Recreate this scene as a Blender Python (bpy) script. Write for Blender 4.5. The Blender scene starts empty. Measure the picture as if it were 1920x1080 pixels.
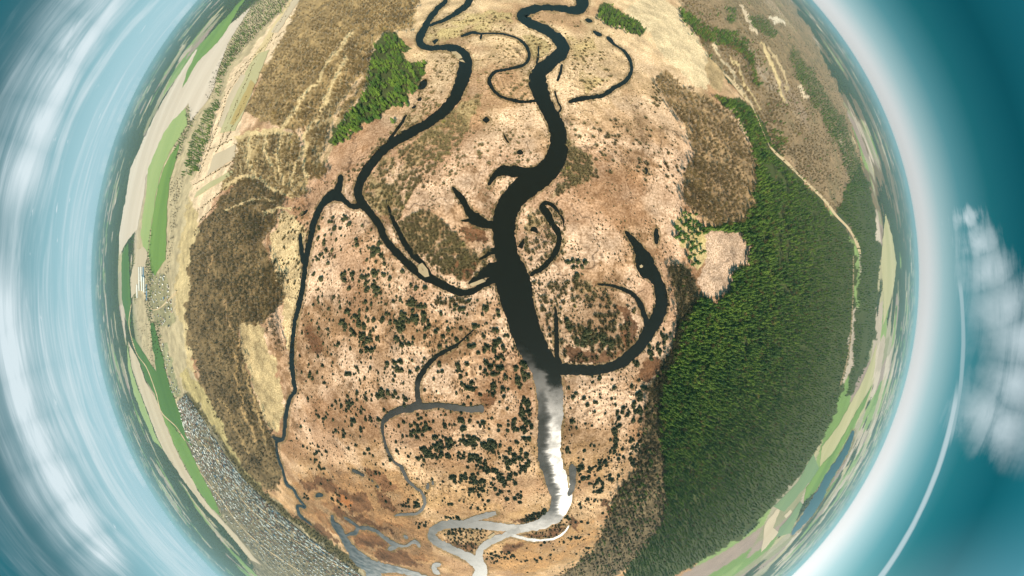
import bpy, math, random
import numpy as np
from mathutils import Matrix, Vector
from mathutils.geometry import tessellate_polygon

random.seed(7)
RNG = np.random.default_rng(7)
SC = bpy.context.scene
COL = SC.collection
H = 250.0                                    # drone height above the marsh, metres
KP = [0.0, 1.39778127e-01, -8.53165902e-04, -1.44312358e-04, 3.65074055e-06]

# ------------------------------------------------------------------ camera (a 360 degree fisheye looking almost straight down)
alpha = math.radians(1.76)
axis = Vector((math.sin(alpha) * 0.544, -math.sin(alpha) * 0.837, -math.cos(alpha)))
RM = Vector((0, 0, -1)).rotation_difference(axis).to_matrix()
cd = bpy.data.cameras.new('camera')
cam = bpy.data.objects.new('camera', cd)
COL.objects.link(cam)
SC.camera = cam
cam.matrix_world = Matrix.Translation((0, 0, H)) @ RM.to_4x4()
cd.type = 'PANO'
cd.panorama_type = 'FISHEYE_LENS_POLYNOMIAL'
cd.fisheye_fov = math.radians(320)
cd.sensor_fit = 'HORIZONTAL'
cd.sensor_width = 36.0
cd.sensor_height = 20.25
for i, k in enumerate(KP):
    setattr(cd, 'fisheye_polynomial_k%d' % i, -k)
cd.clip_start = 0.5
cd.clip_end = 600000.0

# ------------------------------------------------------------------ light
SUN_EL, SUN_AZ = math.radians(43.5), math.radians(168.0)     # azimuth clockwise from +Y
sun_dir = Vector((math.sin(SUN_AZ) * math.cos(SUN_EL), math.cos(SUN_AZ) * math.cos(SUN_EL), math.sin(SUN_EL)))
sl = bpy.data.lights.new('sun', 'SUN')
sl.energy = 4.6
sl.angle = math.radians(0.5)
sl.color = (1.0, 0.91, 0.77)
so = bpy.data.objects.new('sun', sl)
so.rotation_euler = (-sun_dir).to_track_quat('-Z', 'Y').to_euler()
COL.objects.link(so)

vs = SC.view_settings
vs.view_transform = 'Standard'
vs.look = 'None'
vs.exposure = 0.55
vs.gamma = 1.0
vs.use_curve_mapping = False
SC.render.engine = 'CYCLES'
SC.cycles.use_denoising = True
SC.cycles.max_bounces = 6
SC.cycles.diffuse_bounces = 2
SC.cycles.glossy_bounces = 2
SC.cycles.volume_bounces = 1
SC.cycles.transparent_max_bounces = 4


class NT:
    """small helper for node trees"""
    def __init__(s, tree):
        s.t = tree
        tree.nodes.clear()

    def n(s, typ, **kw):
        nd = s.t.nodes.new(typ)
        for k, v in kw.items():
            setattr(nd, k, v)
        return nd

    def l(s, a, b):
        s.t.links.new(a, b)

    def put(s, v, sock):
        if isinstance(v, bpy.types.NodeSocket):
            s.l(v, sock)
        elif v is not None:
            sock.default_value = v

    def m(s, op, a, b=None, c=None, clamp=False):
        nd = s.n('ShaderNodeMath', operation=op, use_clamp=clamp)
        for v, i in ((a, 0), (b, 1), (c, 2)):
            s.put(v, nd.inputs[i])
        return nd.outputs[0]

    def vm(s, op, a, b=None, out=0):
        nd = s.n('ShaderNodeVectorMath', operation=op)
        s.put(a, nd.inputs[0])
        s.put(b, nd.inputs[1])
        return nd.outputs[out]

    def mix(s, f, a, b, mode='MIX'):
        nd = s.n('ShaderNodeMix', data_type='RGBA', blend_type=mode)
        s.put(f, nd.inputs[0])
        s.put(a, nd.inputs[6])
        s.put(b, nd.inputs[7])
        return nd.outputs[2]

    def noise(s, vec, scale, detail=3.0, rough=0.55, dist=0.0, dim='3D'):
        nd = s.n('ShaderNodeTexNoise', noise_dimensions=dim)
        s.put(vec, nd.inputs['Vector'])
        nd.inputs['Scale'].default_value = scale
        nd.inputs['Detail'].default_value = detail
        nd.inputs['Roughness'].default_value = rough
        nd.inputs['Distortion'].default_value = dist
        return nd.outputs[0]

    def ss(s, v, a, b, lo=0.0, hi=1.0):
        nd = s.n('ShaderNodeMapRange', interpolation_type='SMOOTHSTEP')
        s.put(v, nd.inputs[0])
        for i, q in enumerate((a, b, lo, hi)):
            nd.inputs[i + 1].default_value = q
        return nd.outputs[0]


def c4(c):
    return (c[0], c[1], c[2], 1.0)


# ------------------------------------------------------------------ pixel <-> place
RMn = np.array(RM)
KI = np.array(KP)


def pdir(p):
    p = np.asarray(p, float).reshape(-1, 2)
    u = (p[:, 0] - 960) * 36 / 1920
    v = (540 - p[:, 1]) * 36 / 1920
    r = np.maximum(np.hypot(u, v), 1e-9)
    th = KI[1] * r + KI[2] * r**2 + KI[3] * r**3 + KI[4] * r**4
    d = np.stack([np.sin(th) * u / r, np.sin(th) * v / r, -np.cos(th)], 1)
    return d @ RMn.T


def ground_at(p, z=0.0, far=60000.0):
    """where the line of sight through a point of the picture meets the level z"""
    d = pdir(p)
    dz = np.minimum(d[:, 2], -1e-6)
    t = (H - np.asarray(z)) / -dz
    t = np.minimum(t, far / np.maximum(np.hypot(d[:, 0], d[:, 1]), 1e-6))
    return np.stack([d[:, 0] * t, d[:, 1] * t], 1)


def px_per_m(p):
    d = pdir(p)
    th = np.arccos(np.clip(-d[:, 2], -1, 1))
    tn = np.maximum(np.tan(np.minimum(th, 1.565)), 1e-6)
    return 776.0 / H * np.where(th < 1e-3, 0.5, np.tan(th / 2) / tn)


# ------------------------------------------------------------------ world: daylight sky, high cirrus, a vapour trail
w = bpy.data.worlds.new('World')
SC.world = w
w.use_nodes = True
nt = NT(w.node_tree)
tc = nt.n('ShaderNodeTexCoord').outputs['Generated']
sep = nt.n('ShaderNodeSeparateXYZ')
nt.l(tc, sep.inputs[0])
dx, dy, dzz = sep.outputs
zc = nt.m('MAXIMUM', dzz, 0.012)
cmb = nt.n('ShaderNodeCombineXYZ')
nt.l(dx, cmb.inputs[0]); nt.l(dy, cmb.inputs[1]); nt.l(zc, cmb.inputs[2])
sky = nt.n('ShaderNodeTexSky', sky_type='NISHITA')
sky.sun_disc = False
sky.sun_elevation = SUN_EL
sky.sun_rotation = SUN_AZ
sky.altitude = 200.0
sky.air_density = 1.0
sky.dust_density = 0.6
sky.ozone_density = 2.0
nt.l(cmb.outputs[0], sky.inputs[0])
ramp = nt.n('ShaderNodeValToRGB')
nt.l(nt.m('MULTIPLY', zc, 2.0), ramp.inputs[0])
el = ramp.color_ramp.elements
el[0].position = 0.0; el[0].color = c4((1.16, 1.16, 1.14))
el[1].position = 1.0; el[1].color = c4((0.45, 1.6, 1.3))
for ps, cc in ((0.05, (0.98, 1.04, 1.05)), (0.12, (0.52, 0.78, 0.82)), (0.22, (0.17, 0.50, 0.54)), (0.34, (0.035, 0.315, 0.32)), (0.50, (0.014, 0.24, 0.225)), (0.70, (0.05, 0.46, 0.38))):
    e = el.new(ps); e.color = c4(cc)
bw = nt.n('ShaderNodeRGBToBW'); nt.l(sky.outputs[0], bw.inputs[0])
grey = nt.n('ShaderNodeCombineColor')
for i_ in range(3): nt.l(bw.outputs[0], grey.inputs[i_])
lowsky = nt.mix(nt.ss(zc, 0.35, 0.0, 0.15, 0.95), sky.outputs[0], grey.outputs[0])
# the sky stays white round the sun, as a hazy sky does
sund = nt.vm('DOT_PRODUCT', tc, tuple(sun_dir), 1)
glow = nt.ss(sund, 0.58, 0.97, 0.0, 0.85)
skyc = nt.mix(1.0, lowsky, nt.mix(glow, ramp.outputs[0], (1.2, 1.5, 1.2, 1.0)), 'MULTIPLY')
# cirrus on a high flat layer: the sight line meets it at dir.xy / dir.z
zk = nt.m('ADD', zc, 0.06)
pl = nt.n('ShaderNodeCombineXYZ')
nt.l(nt.m('DIVIDE', dx, zk), pl.inputs[0]); nt.l(nt.m('DIVIDE', dy, zk), pl.inputs[1])
plane = pl.outputs[0]
wn = nt.n('ShaderNodeTexNoise'); nt.l(plane, wn.inputs['Vector']); wn.inputs['Scale'].default_value = 0.35; wn.inputs['Detail'].default_value = 2
warp = nt.vm('ADD', plane, nt.vm('SCALE', wn.outputs['Color'], None))
warp.node.inputs[1].links[0].from_node.inputs[3].default_value = 2.2
mp = nt.n('ShaderNodeMapping'); mp.inputs['Scale'].default_value = (0.42, 0.16, 1.0); mp.inputs['Rotation'].default_value = (0, 0, 0.35)
nt.l(warp, mp.inputs[0])
ci = nt.noise(mp.outputs[0], 0.8, 5.0, 0.52)
west = nt.ss(nt.m('ADD', dx, nt.m('MULTIPLY', dy, 0.1)), 0.5, -0.75, -0.22, 0.10)
cov = nt.ss(nt.m('ADD', ci, west), 0.44, 0.80, 0.0, 0.55)
rag = nt.noise(mp.outputs[0], 3.0, 6.0, 0.65)
rag2 = nt.noise(tc, 14.0, 6.0, 0.62)


def bank_of(spots, streak, puff, hi_=1.0, lo_=0.1):
    out = None
    for (px_, py_, rad) in spots:
        d_ = nt.vm('DISTANCE', tc, tuple(Vector(pdir([(px_, py_)])[0])), 1)
        b_ = nt.ss(nt.m('ADD', d_, nt.m('ADD', nt.m('MULTIPLY', nt.m('SUBTRACT', rag, 0.5), streak), nt.m('MULTIPLY', nt.m('SUBTRACT', rag2, 0.5), puff))), rad * hi_, rad * lo_)
        out = b_ if out is None else nt.m('MAXIMUM', out, b_)
    return out


# thin milky haze low in the west, then long feathery veils drawn out by the wind
mp2 = nt.n('ShaderNodeMapping'); mp2.inputs['Scale'].default_value = (0.72, 0.09, 1.0); mp2.inputs['Rotation'].default_value = (0, 0, 0.12)
nt.l(nt.vm('ADD', plane, nt.vm('SCALE', wn.outputs['Color'], None)), mp2.inputs[0])
mp2.inputs[0].links[0].from_node.inputs[1].links[0].from_node.inputs[3].default_value = 1.1
fine_ = nt.noise(mp2.outputs[0], 3.2, 6.0, 0.68)
feather = nt.m('ADD', nt.m('MULTIPLY', nt.noise(mp2.outputs[0], 1.0, 6.0, 0.64), 0.72), nt.m('MULTIPLY', fine_, 0.28))
west_side = nt.ss(dx, -0.2, -0.7)
milk = nt.m('MULTIPLY', west_side, nt.ss(dzz, 0.37, 0.0))
milky = nt.mix(nt.m('MULTIPLY', milk, nt.ss(dzz, 0.20, 0.0, 0.70, 0.93)), skyc, (3.0, 5.0, 5.6, 1.0))
cov = nt.m('MULTIPLY', west_side, nt.ss(feather, 0.46, 0.66, 0.0, 0.56))
veil = bank_of([(-20, 600, .10), (25, 660, .11), (60, 740, .10), (90, 820, .09), (110, 900, .08), (150, 970, .07), (190, 1040, .06), (-60, 640, .10)], .05, 0.0, 1.5, -0.3)
cov = nt.m('ADD', cov, nt.m('MULTIPLY', veil, nt.ss(feather, 0.36, 0.60, 0.12, 0.9)), clamp=True)
veil = bank_of([(180, 0, .08), (140, 70, .08), (100, 150, .08), (75, 230, .07), (40, 320, .07)], .05, 0.0, 1.5, -0.3)
cov = nt.m('ADD', cov, nt.m('MULTIPLY', veil, nt.ss(feather, 0.36, 0.60, 0.06, 0.62)), clamp=True)
# the wedge of cloud in the east
wedge = bank_of([(1812, 410, .035), (1835, 455, .055), (1858, 510, .075), (1888, 575, .095), (1920, 640, .11), (1905, 720, .10), (1850, 775, .085), (1885, 800, .08), (1940, 540, .06)], .15, .06, 1.15, -0.1)
wedge = nt.m('MULTIPLY', wedge, nt.ss(rag, 0.30, 0.62, 0.45, 1.0))
cov = nt.m('MAXIMUM', cov, nt.m('MULTIPLY', wedge, 0.80))
# small white cumulus far off in the west
cu = nt.noise(plane, 2.1, 4.0, 0.6)
cum = nt.m('MULTIPLY', nt.ss(cu, 0.66, 0.72), nt.ss(dx, -0.45, -0.8))
cum = nt.m('MULTIPLY', cum, nt.m('MULTIPLY', nt.ss(dzz, 0.03, 0.06), nt.ss(dzz, 0.22, 0.14)))
cov = nt.m('MAXIMUM', cov, nt.m('MULTIPLY', cum, 0.75))
# vapour trails: great circles through two points of the sky


def trail(pa, pb, wd, lim, strength):
    a = Vector(pdir([pa])[0]); b = Vector(pdir([pb])[0])
    nn = a.cross(b).normalized()
    q = nt.m('ABSOLUTE', nt.vm('DOT_PRODUCT', tc, tuple(nn), 1))
    q = nt.m('ADD', q, nt.m('MULTIPLY', nt.m('SUBTRACT', rag, 0.5), wd * 0.7))
    line = nt.ss(q, wd, wd * 0.35, 0.0, strength)
    mid = (a + b).normalized()
    return nt.m('MULTIPLY', line, nt.ss(nt.vm('DISTANCE', tc, tuple(mid), 1), lim, lim * 0.75))


cov = nt.m('MAXIMUM', cov, trail((1768, 850), (1672, 1052), 0.0075, 0.30, 0.60))
cov = nt.m('MAXIMUM', cov, trail((1803, 560), (1790, 790), 0.006, 0.20, 0.34))
cloud = nt.mix(0.9, lowsky, (6.0, 7.0, 7.3, 1.0))
final = nt.mix(cov, milky, cloud)
bg = nt.n('ShaderNodeBackground')
bg.inputs['Strength'].default_value = 0.085
nt.l(final, bg.inputs[0])
wo = nt.n('ShaderNodeOutputWorld')
nt.l(bg.outputs[0], wo.inputs[0])


# ------------------------------------------------------------------ noise on arrays
def vnoise(x, y, seed=0):
    xi = np.floor(x).astype(np.int64); yi = np.floor(y).astype(np.int64)
    xf = x - xi; yf = y - yi
    xf = xf * xf * (3 - 2 * xf); yf = yf * yf * (3 - 2 * yf)

    def h(a, b):
        n = (a * 374761393 + b * 668265263 + seed * 144665) & 0x7fffffff
        n = ((n ^ (n >> 13)) * 1274126177) & 0x7fffffff
        return ((n ^ (n >> 16)) & 0xffff) / 65535.0
    return (h(xi, yi) * (1 - xf) + h(xi + 1, yi) * xf) * (1 - yf) + (h(xi, yi + 1) * (1 - xf) + h(xi + 1, yi + 1) * xf) * yf


def fbm(x, y, seed=0, oct=4):
    s = 0; a = 0.5; t = 0
    for o in range(oct):
        s = s + a * vnoise(x * 2**o, y * 2**o, seed + o * 17); t += a; a *= 0.55
    return s / t


def inside(px, poly):
    x, y = px[:, 0], px[:, 1]
    P = np.asarray(poly, float)
    out = np.zeros(len(x), bool)
    bb = (x >= P[:, 0].min()) & (x <= P[:, 0].max()) & (y >= P[:, 1].min()) & (y <= P[:, 1].max())
    ix = np.nonzero(bb)[0]
    if len(ix) == 0:
        return out
    xs, ys = x[ix], y[ix]
    r = np.zeros(len(ix), bool)
    for (x1, y1), (x2, y2) in zip(P, np.roll(P, -1, 0)):
        if y1 == y2:
            continue
        r ^= ((y1 > ys) != (y2 > ys)) & (xs < (x2 - x1) * (ys - y1) / (y2 - y1) + x1)
    out[ix] = r
    return out


def warp_px(p, amp, scale, seed):
    q = p.copy()
    q[:, 0] += (fbm(p[:, 0] / scale, p[:, 1] / scale, seed, 3) - 0.5) * 2 * amp
    q[:, 1] += (fbm(p[:, 0] / scale + 57, p[:, 1] / scale + 31, seed + 5, 3) - 0.5) * 2 * amp
    return q


def Z(ox, oy, *pts):
    return [(ox + a / 3.0, oy + b / 3.0) for a, b in pts]


# ------------------------------------------------------------------ the lie of the land: outlines of woods, scrub, fields (read off the picture, laid on the ground)
PINE_MAIN = [(1337, 177), (1367, 182), (1393, 190), (1423, 213), (1437, 240), (1455, 280), (1490, 322), (1530, 362), (1558, 400), (1585, 432), (1603, 462), (1606, 520), (1600, 600), (1590, 680), (1578, 740), (1560, 790), (1537, 837), (1493, 900),
             (1447, 950), (1390, 1003), (1333, 1043), (1260, 1085), (1165, 1090), (1180, 1057), (1207, 1027), (1243, 987), (1250, 933), (1247, 887), (1243, 820), (1240, 770), (1247, 720), (1257, 693), (1277, 650), (1283, 607),
             (1303, 580), (1317, 552), (1345, 572), (1375, 545), (1382, 505), (1410, 500), (1408, 457), (1392, 436), (1347, 432), (1325, 440), (1318, 428), (1400, 412), (1417, 380), (1418, 350), (1418, 300), (1402, 250), (1375, 205)]
PINE_EAST = [(1588, 350), (1602, 325), (1615, 305), (1630, 340), (1640, 400), (1650, 470), (1650, 530), (1645, 580), (1637, 650), (1618, 700), (1600, 740), (1585, 745), (1598, 690), (1606, 600), (1612, 520), (1612, 462), (1596, 425), (1572, 398)]
PINE_UL = [(735, 58), (750, 75), (768, 92), (750, 103), (770, 115), (800, 112), (797, 135), (777, 162), (762, 188), (742, 198), (722, 205), (700, 222), (682, 233), (660, 243), (640, 262), (622, 272), (618, 260), (632, 235), (650, 212), (672, 190), (690, 155), (690, 120), (702, 85), (718, 62)]
PINE_TOP = [(1122, 12), (1145, 5), (1168, 22), (1195, 35), (1213, 50), (1205, 63), (1185, 60), (1160, 52), (1138, 40), (1124, 28)]
PINE_STRIP = [(1480, 88), (1500, 100), (1530, 140), (1560, 190), (1592, 240), (1612, 300), (1637, 362), (1600, 362), (1582, 305), (1562, 255), (1530, 200), (1500, 150)]
PINE_A = [(1268, 8), (1290, 22), (1318, 40), (1345, 52), (1375, 55), (1398, 72), (1412, 100), (1420, 135), (1432, 165), (1420, 160), (1405, 120), (1385, 92), (1355, 80), (1325, 72), (1300, 50), (1278, 25)]
PINE_B = [(1405, 28), (1428, 28), (1445, 42), (1462, 62), (1448, 70), (1425, 60), (1410, 48)]
PINE_B2 = [(1358, 12), (1378, 14), (1382, 40), (1368, 40)]
PINE_L = [(477, 8), (492, 12), (462, 40), (452, 75), (432, 105), (418, 140), (408, 190), (394, 235), (380, 280), (368, 322), (342, 330), (350, 290), (362, 248), (382, 215), (398, 185), (412, 140), (425, 100), (448, 60)]
YOUNG = [(1275, 395), (1305, 400), (1325, 435), (1322, 480), (1310, 510), (1298, 500), (1290, 470), (1265, 440)]
CLEARING = [(1320, 440), (1347, 432), (1390, 437), (1407, 457), (1405, 498), (1378, 503), (1368, 547), (1347, 558), (1326, 553), (1310, 530), (1322, 493)]
B1 = [(373, 422), (413, 373), (440, 345), (470, 330), (500, 345), (535, 372), (520, 410), (493, 455), (510, 493), (532, 508), (532, 560), (512, 585), (493, 607), (480, 607), (447, 610), (447, 633), (460, 680), (470, 717), (480, 747), (493, 780), (513, 817), (522, 855), (528, 890),
      (520, 925), (480, 907), (453, 873), (427, 830), (407, 787), (387, 740), (370, 720), (373, 693), (353, 647), (345, 593), (355, 547), (351, 507), (361, 453)]
B1E = [(493, 607), (510, 590), (525, 625), (540, 655), (533, 670), (515, 650)]
B2 = [(573, -20), (790, -20), (772, 50), (740, 58), (716, 62), (700, 85), (690, 120), (690, 155), (668, 190), (648, 215), (630, 235), (615, 265), (612, 327), (600, 340), (577, 335), (575, 240), (527, 240), (480, 222), (460, 207), (480, 160), (510, 100), (537, 53)]
B3 = [(445, 262), (500, 240), (560, 250), (578, 360), (540, 375), (500, 345), (440, 345), (412, 357), (433, 325)]
B4 = [(1228, 145), (1250, 132), (1282, 162), (1320, 177), (1347, 195), (1385, 235), (1402, 270), (1417, 305), (1417, 380), (1400, 412), (1330, 424), (1310, 400), (1285, 380), (1282, 330), (1300, 290), (1290, 250), (1262, 205), (1240, 175)]
B5 = [(1250, 495), (1290, 500), (1312, 540), (1302, 580), (1282, 607), (1276, 650), (1256, 693), (1247, 720), (1240, 770), (1243, 820), (1247, 887), (1250, 933), (1243, 987), (1207, 1027), (1175, 1062), (1150, 1085), (1040, 1085), (1110, 1030), (1130, 985), (1160, 920), (1192, 880), (1206, 800), (1212, 735), (1240, 690), (1262, 650), (1272, 600), (1262, 545)]
FAR_BROWN = [(1270, -30), (1470, -30), (1515, 50), (1568, 150), (1612, 280), (1640, 390), (1625, 380), (1590, 360), (1570, 400), (1530, 360), (1490, 322), (1455, 280), (1430, 220), (1400, 195), (1370, 150), (1330, 100), (1290, 50)]
STRAW_TOP = [(1170, 18), (1203, 0), (1243, -8), (1272, 20), (1303, 67), (1323, 97), (1327, 172), (1293, 150), (1245, 105), (1215, 55), (1190, 33)]
STRAW_TOP2 = [(1323, 97), (1345, 120), (1362, 145), (1350, 172), (1327, 160)]
MEADOW_L = [(357, 355), (413, 345), (375, 415), (362, 453), (352, 507), (357, 547), (345, 593), (356, 650), (368, 700), (352, 690), (337, 600), (330, 547), (340, 443)]
MEADOW_F = [(447, 610), (483, 606), (498, 643), (515, 668), (528, 722), (534, 772), (522, 808), (505, 800), (493, 780), (478, 737), (465, 690), (453, 657)]
YELLOW_FIELDS = [(553, -10), (585, -10), (545, 45), (512, 100), (482, 143), (455, 220), (445, 267), (433, 320), (412, 357), (373, 415), (355, 365), (377, 293), (413, 187), (427, 143), (480, 83), (520, 27)]
VILLAGE = [(333, 750), (350, 738), (373, 763), (400, 800), (427, 847), (460, 900), (510, 947), (577, 1003), (627, 1040), (676, 1076), (660, 1090), (490, 1090), (460, 1033), (420, 973), (377, 893), (347, 827)]
VILLAGE2 = [(283, 515), (312, 512), (322, 560), (332, 590), (318, 612), (285, 600), (282, 560)]
VILLAGE3 = [(300, 645), (312, 640), (322, 690), (340, 740), (325, 742), (313, 700)]
SCRUB_W = [(692, 330), (722, 298), (800, 250), (862, 200), (882, 172), (905, 180), (866, 262), (800, 330), (765, 370), (745, 420), (702, 392), (684, 370)]
SCRUB_M = [(745, 420), (790, 388), (832, 418), (882, 470), (918, 468), (915, 505), (880, 528), (825, 512), (775, 480)]
SCRUB_E = [(1066, 262), (1110, 292), (1118, 330), (1085, 345), (1045, 365), (1030, 372), (1055, 335)]
SCRUB_OX = [(1050, 570), (1100, 548), (1150, 550), (1190, 580), (1200, 620), (1188, 655), (1160, 672), (1110, 680), (1060, 676), (1052, 640)]
SCRUB_RB = [(1005, 515), (1060, 470), (1060, 400), (1000, 390), (985, 420), (985, 470)]
SCRUB_R2 = [(1000, 530), (1080, 520), (1130, 545), (1060, 560), (1040, 640), (1035, 650), (1010, 560)]
SCRUB_N = [(985, 60), (1015, 70), (1040, 85), (1025, 105), (1000, 118), (990, 100)]
SCRUB_N2 = [(780, 60), (870, 20), (960, 20), (960, 60), (880, 60), (820, 80)]
SCRUB_BANK = [(840, 80), (860, 112), (848, 150), (820, 195), (780, 235), (740, 260), (700, 300), (690, 290), (760, 215), (800, 150), (820, 100)]
SCRUB_NE = [(1060, 60), (1110, 70), (1140, 110), (1150, 150), (1100, 170), (1075, 130)]
SCRUB_B = [(830, 1000), (880, 990), (912, 995), (905, 1015), (880, 1040), (850, 1020)]
SCRUB_B2 = [(965, 978), (1015, 960), (1050, 950), (1035, 968), (1000, 982)]
SCRUB_B3 = [(968, 1004), (1030, 992), (1065, 970), (1062, 995), (1040, 1008), (1000, 1010)]
EDGE_TREES = [(345, 738), (362, 748), (388, 785), (405, 810), (440, 860), (480, 905), (520, 945), (580, 985), (630, 1025), (680, 1065), (668, 1072), (610, 1028), (560, 985), (505, 945), (455, 895), (425, 848), (395, 800), (360, 765)]
REED = [[(581, 600), (588, 622), (606, 640), (604, 660), (592, 665), (578, 650), (577, 620)],
        [(590, 890), (625, 895), (640, 915), (625, 925), (590, 910)], [(560, 895), (590, 905), (600, 925), (575, 920)], [(640, 915), (690, 930), (700, 960), (660, 960), (630, 940)], [(680, 880), (725, 890), (745, 920), (720, 920), (690, 900)], [(700, 915), (735, 930), (745, 965), (715, 955)],
        [(620, 945), (690, 975), (745, 1000), (700, 990), (640, 970)], [(560, 960), (600, 985), (650, 1030), (600, 1005), (555, 970)], [(665, 1000), (700, 1005), (700, 1025), (660, 1020)], [(700, 1005), (730, 1012), (720, 1030), (697, 1020)], [(700, 1030), (760, 1035), (790, 1060), (740, 1060), (700, 1045)],
        [(830, 1008), (870, 1018), (900, 1022), (880, 1042), (850, 1030)], [(968, 1003), (1030, 1000), (1060, 985), (1045, 1005), (1000, 1010)], [(945, 1020), (985, 1015), (970, 1035), (940, 1038)], [(1205, 680), (1235, 672), (1245, 690), (1215, 720), (1200, 710)], [(1130, 935), (1145, 945), (1140, 960), (1128, 950)], [(890, 735), (925, 740), (935, 760), (905, 765)], [(1070, 965), (1090, 980), (1085, 995), (1068, 985)],
        [(960, 972), (1005, 968), (1020, 975), (985, 985)], [(840, 485), (900, 495), (880, 525), (830, 510)], [(1150, 570), (1185, 575), (1196, 625), (1180, 655), (1160, 640), (1170, 600)], [(1060, 650), (1120, 660), (1170, 655), (1150, 680), (1070, 682)], [(860, 430), (905, 425), (920, 450), (880, 460)]]

STRAWC = (.58, .42, .215)
GLADES = [([(527, 247), (545, 215), (560, 187), (590, 157), (612, 122), (637, 90), (665, 55)], 6, STRAWC), ([(573, 330), (573, 290), (573, 253), (593, 217), (613, 180), (633, 140), (650, 110)], 7, STRAWC), ([(605, 300), (615, 260), (623, 240), (637, 200), (658, 170), (680, 143)], 7, (.52, .35, .2)), ([(443, 262), (470, 252), (500, 245), (527, 245), (545, 250)], 8, STRAWC),
          ([(527, 245), (520, 300), (530, 345)], 5, STRAWC), ([(470, 260), (460, 300), (480, 330)], 7, STRAWC), ([(500, 250), (495, 280), (510, 310)], 6, STRAWC), ([(545, 345), (560, 300), (577, 262)], 5, STRAWC), ([(430, 345), (455, 330), (490, 335), (515, 355), (545, 372)], 5, STRAWC), ([(497, 400), (520, 392), (540, 395)], 6, STRAWC), ([(425, 395), (480, 372), (515, 375)], 3, STRAWC),
          ([(390, 425), (396, 470), (388, 520)], 3, (.36, .22, .1)), ([(445, 640), (440, 700), (452, 760), (480, 830)], 4, (.40, .25, .11)), ([(455, 680), (475, 760), (500, 830)], 5, (.42, .27, .12)), ([(410, 745), (440, 800), (470, 850)], 3, (.36, .23, .1)), ([(420, 560), (430, 620)], 3, (.34, .21, .1)),
          ([(1388, 12), (1400, 35), (1418, 60)], 6, (.6, .45, .3)), ([(1445, 32), (1470, 42)], 5, (.62, .5, .36)), ([(1425, 80), (1440, 110), (1462, 160), (1472, 190)], 6, STRAWC), ([(1440, 90), (1465, 125), (1480, 170)], 4, (.5, .36, .2)), ([(1335, 80), (1365, 125), (1392, 170), (1410, 200)], 5, (.6, .45, .28)), ([(1375, 110), (1400, 160), (1425, 205)], 4, STRAWC), ([(1500, 160), (1515, 185)], 5, (.6, .45, .3)),
          ([(1595, 255), (1605, 280)], 4, (.5, .37, .22)), ([(1608, 372), (1625, 430)], 4, (.46, .34, .2)), ([(700, 900), (760, 890)], 3, (.3, .17, .08)), ([(1450, 310), (1475, 335), (1480, 360)], 7, (.46, .32, .2)), ([(1620, 590), (1617, 600)], 14, (.46, .34, .18)), ([(1625, 620), (1618, 680), (1600, 730)], 7, (.44, .31, .17))]


def off_glades(p):
    for pts, wdt, c in GLADES:
        for (x1, y1), (x2, y2) in zip(pts[:-1], pts[1:]):
            tt = np.clip(((p[:, 0] - x1) * (x2 - x1) + (p[:, 1] - y1) * (y2 - y1)) / ((x2 - x1)**2 + (y2 - y1)**2), 0, 1)
            p = p[np.hypot(p[:, 0] - x1 - tt * (x2 - x1), p[:, 1] - y1 - tt * (y2 - y1)) > wdt / 2 + .5]
    return p


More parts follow.
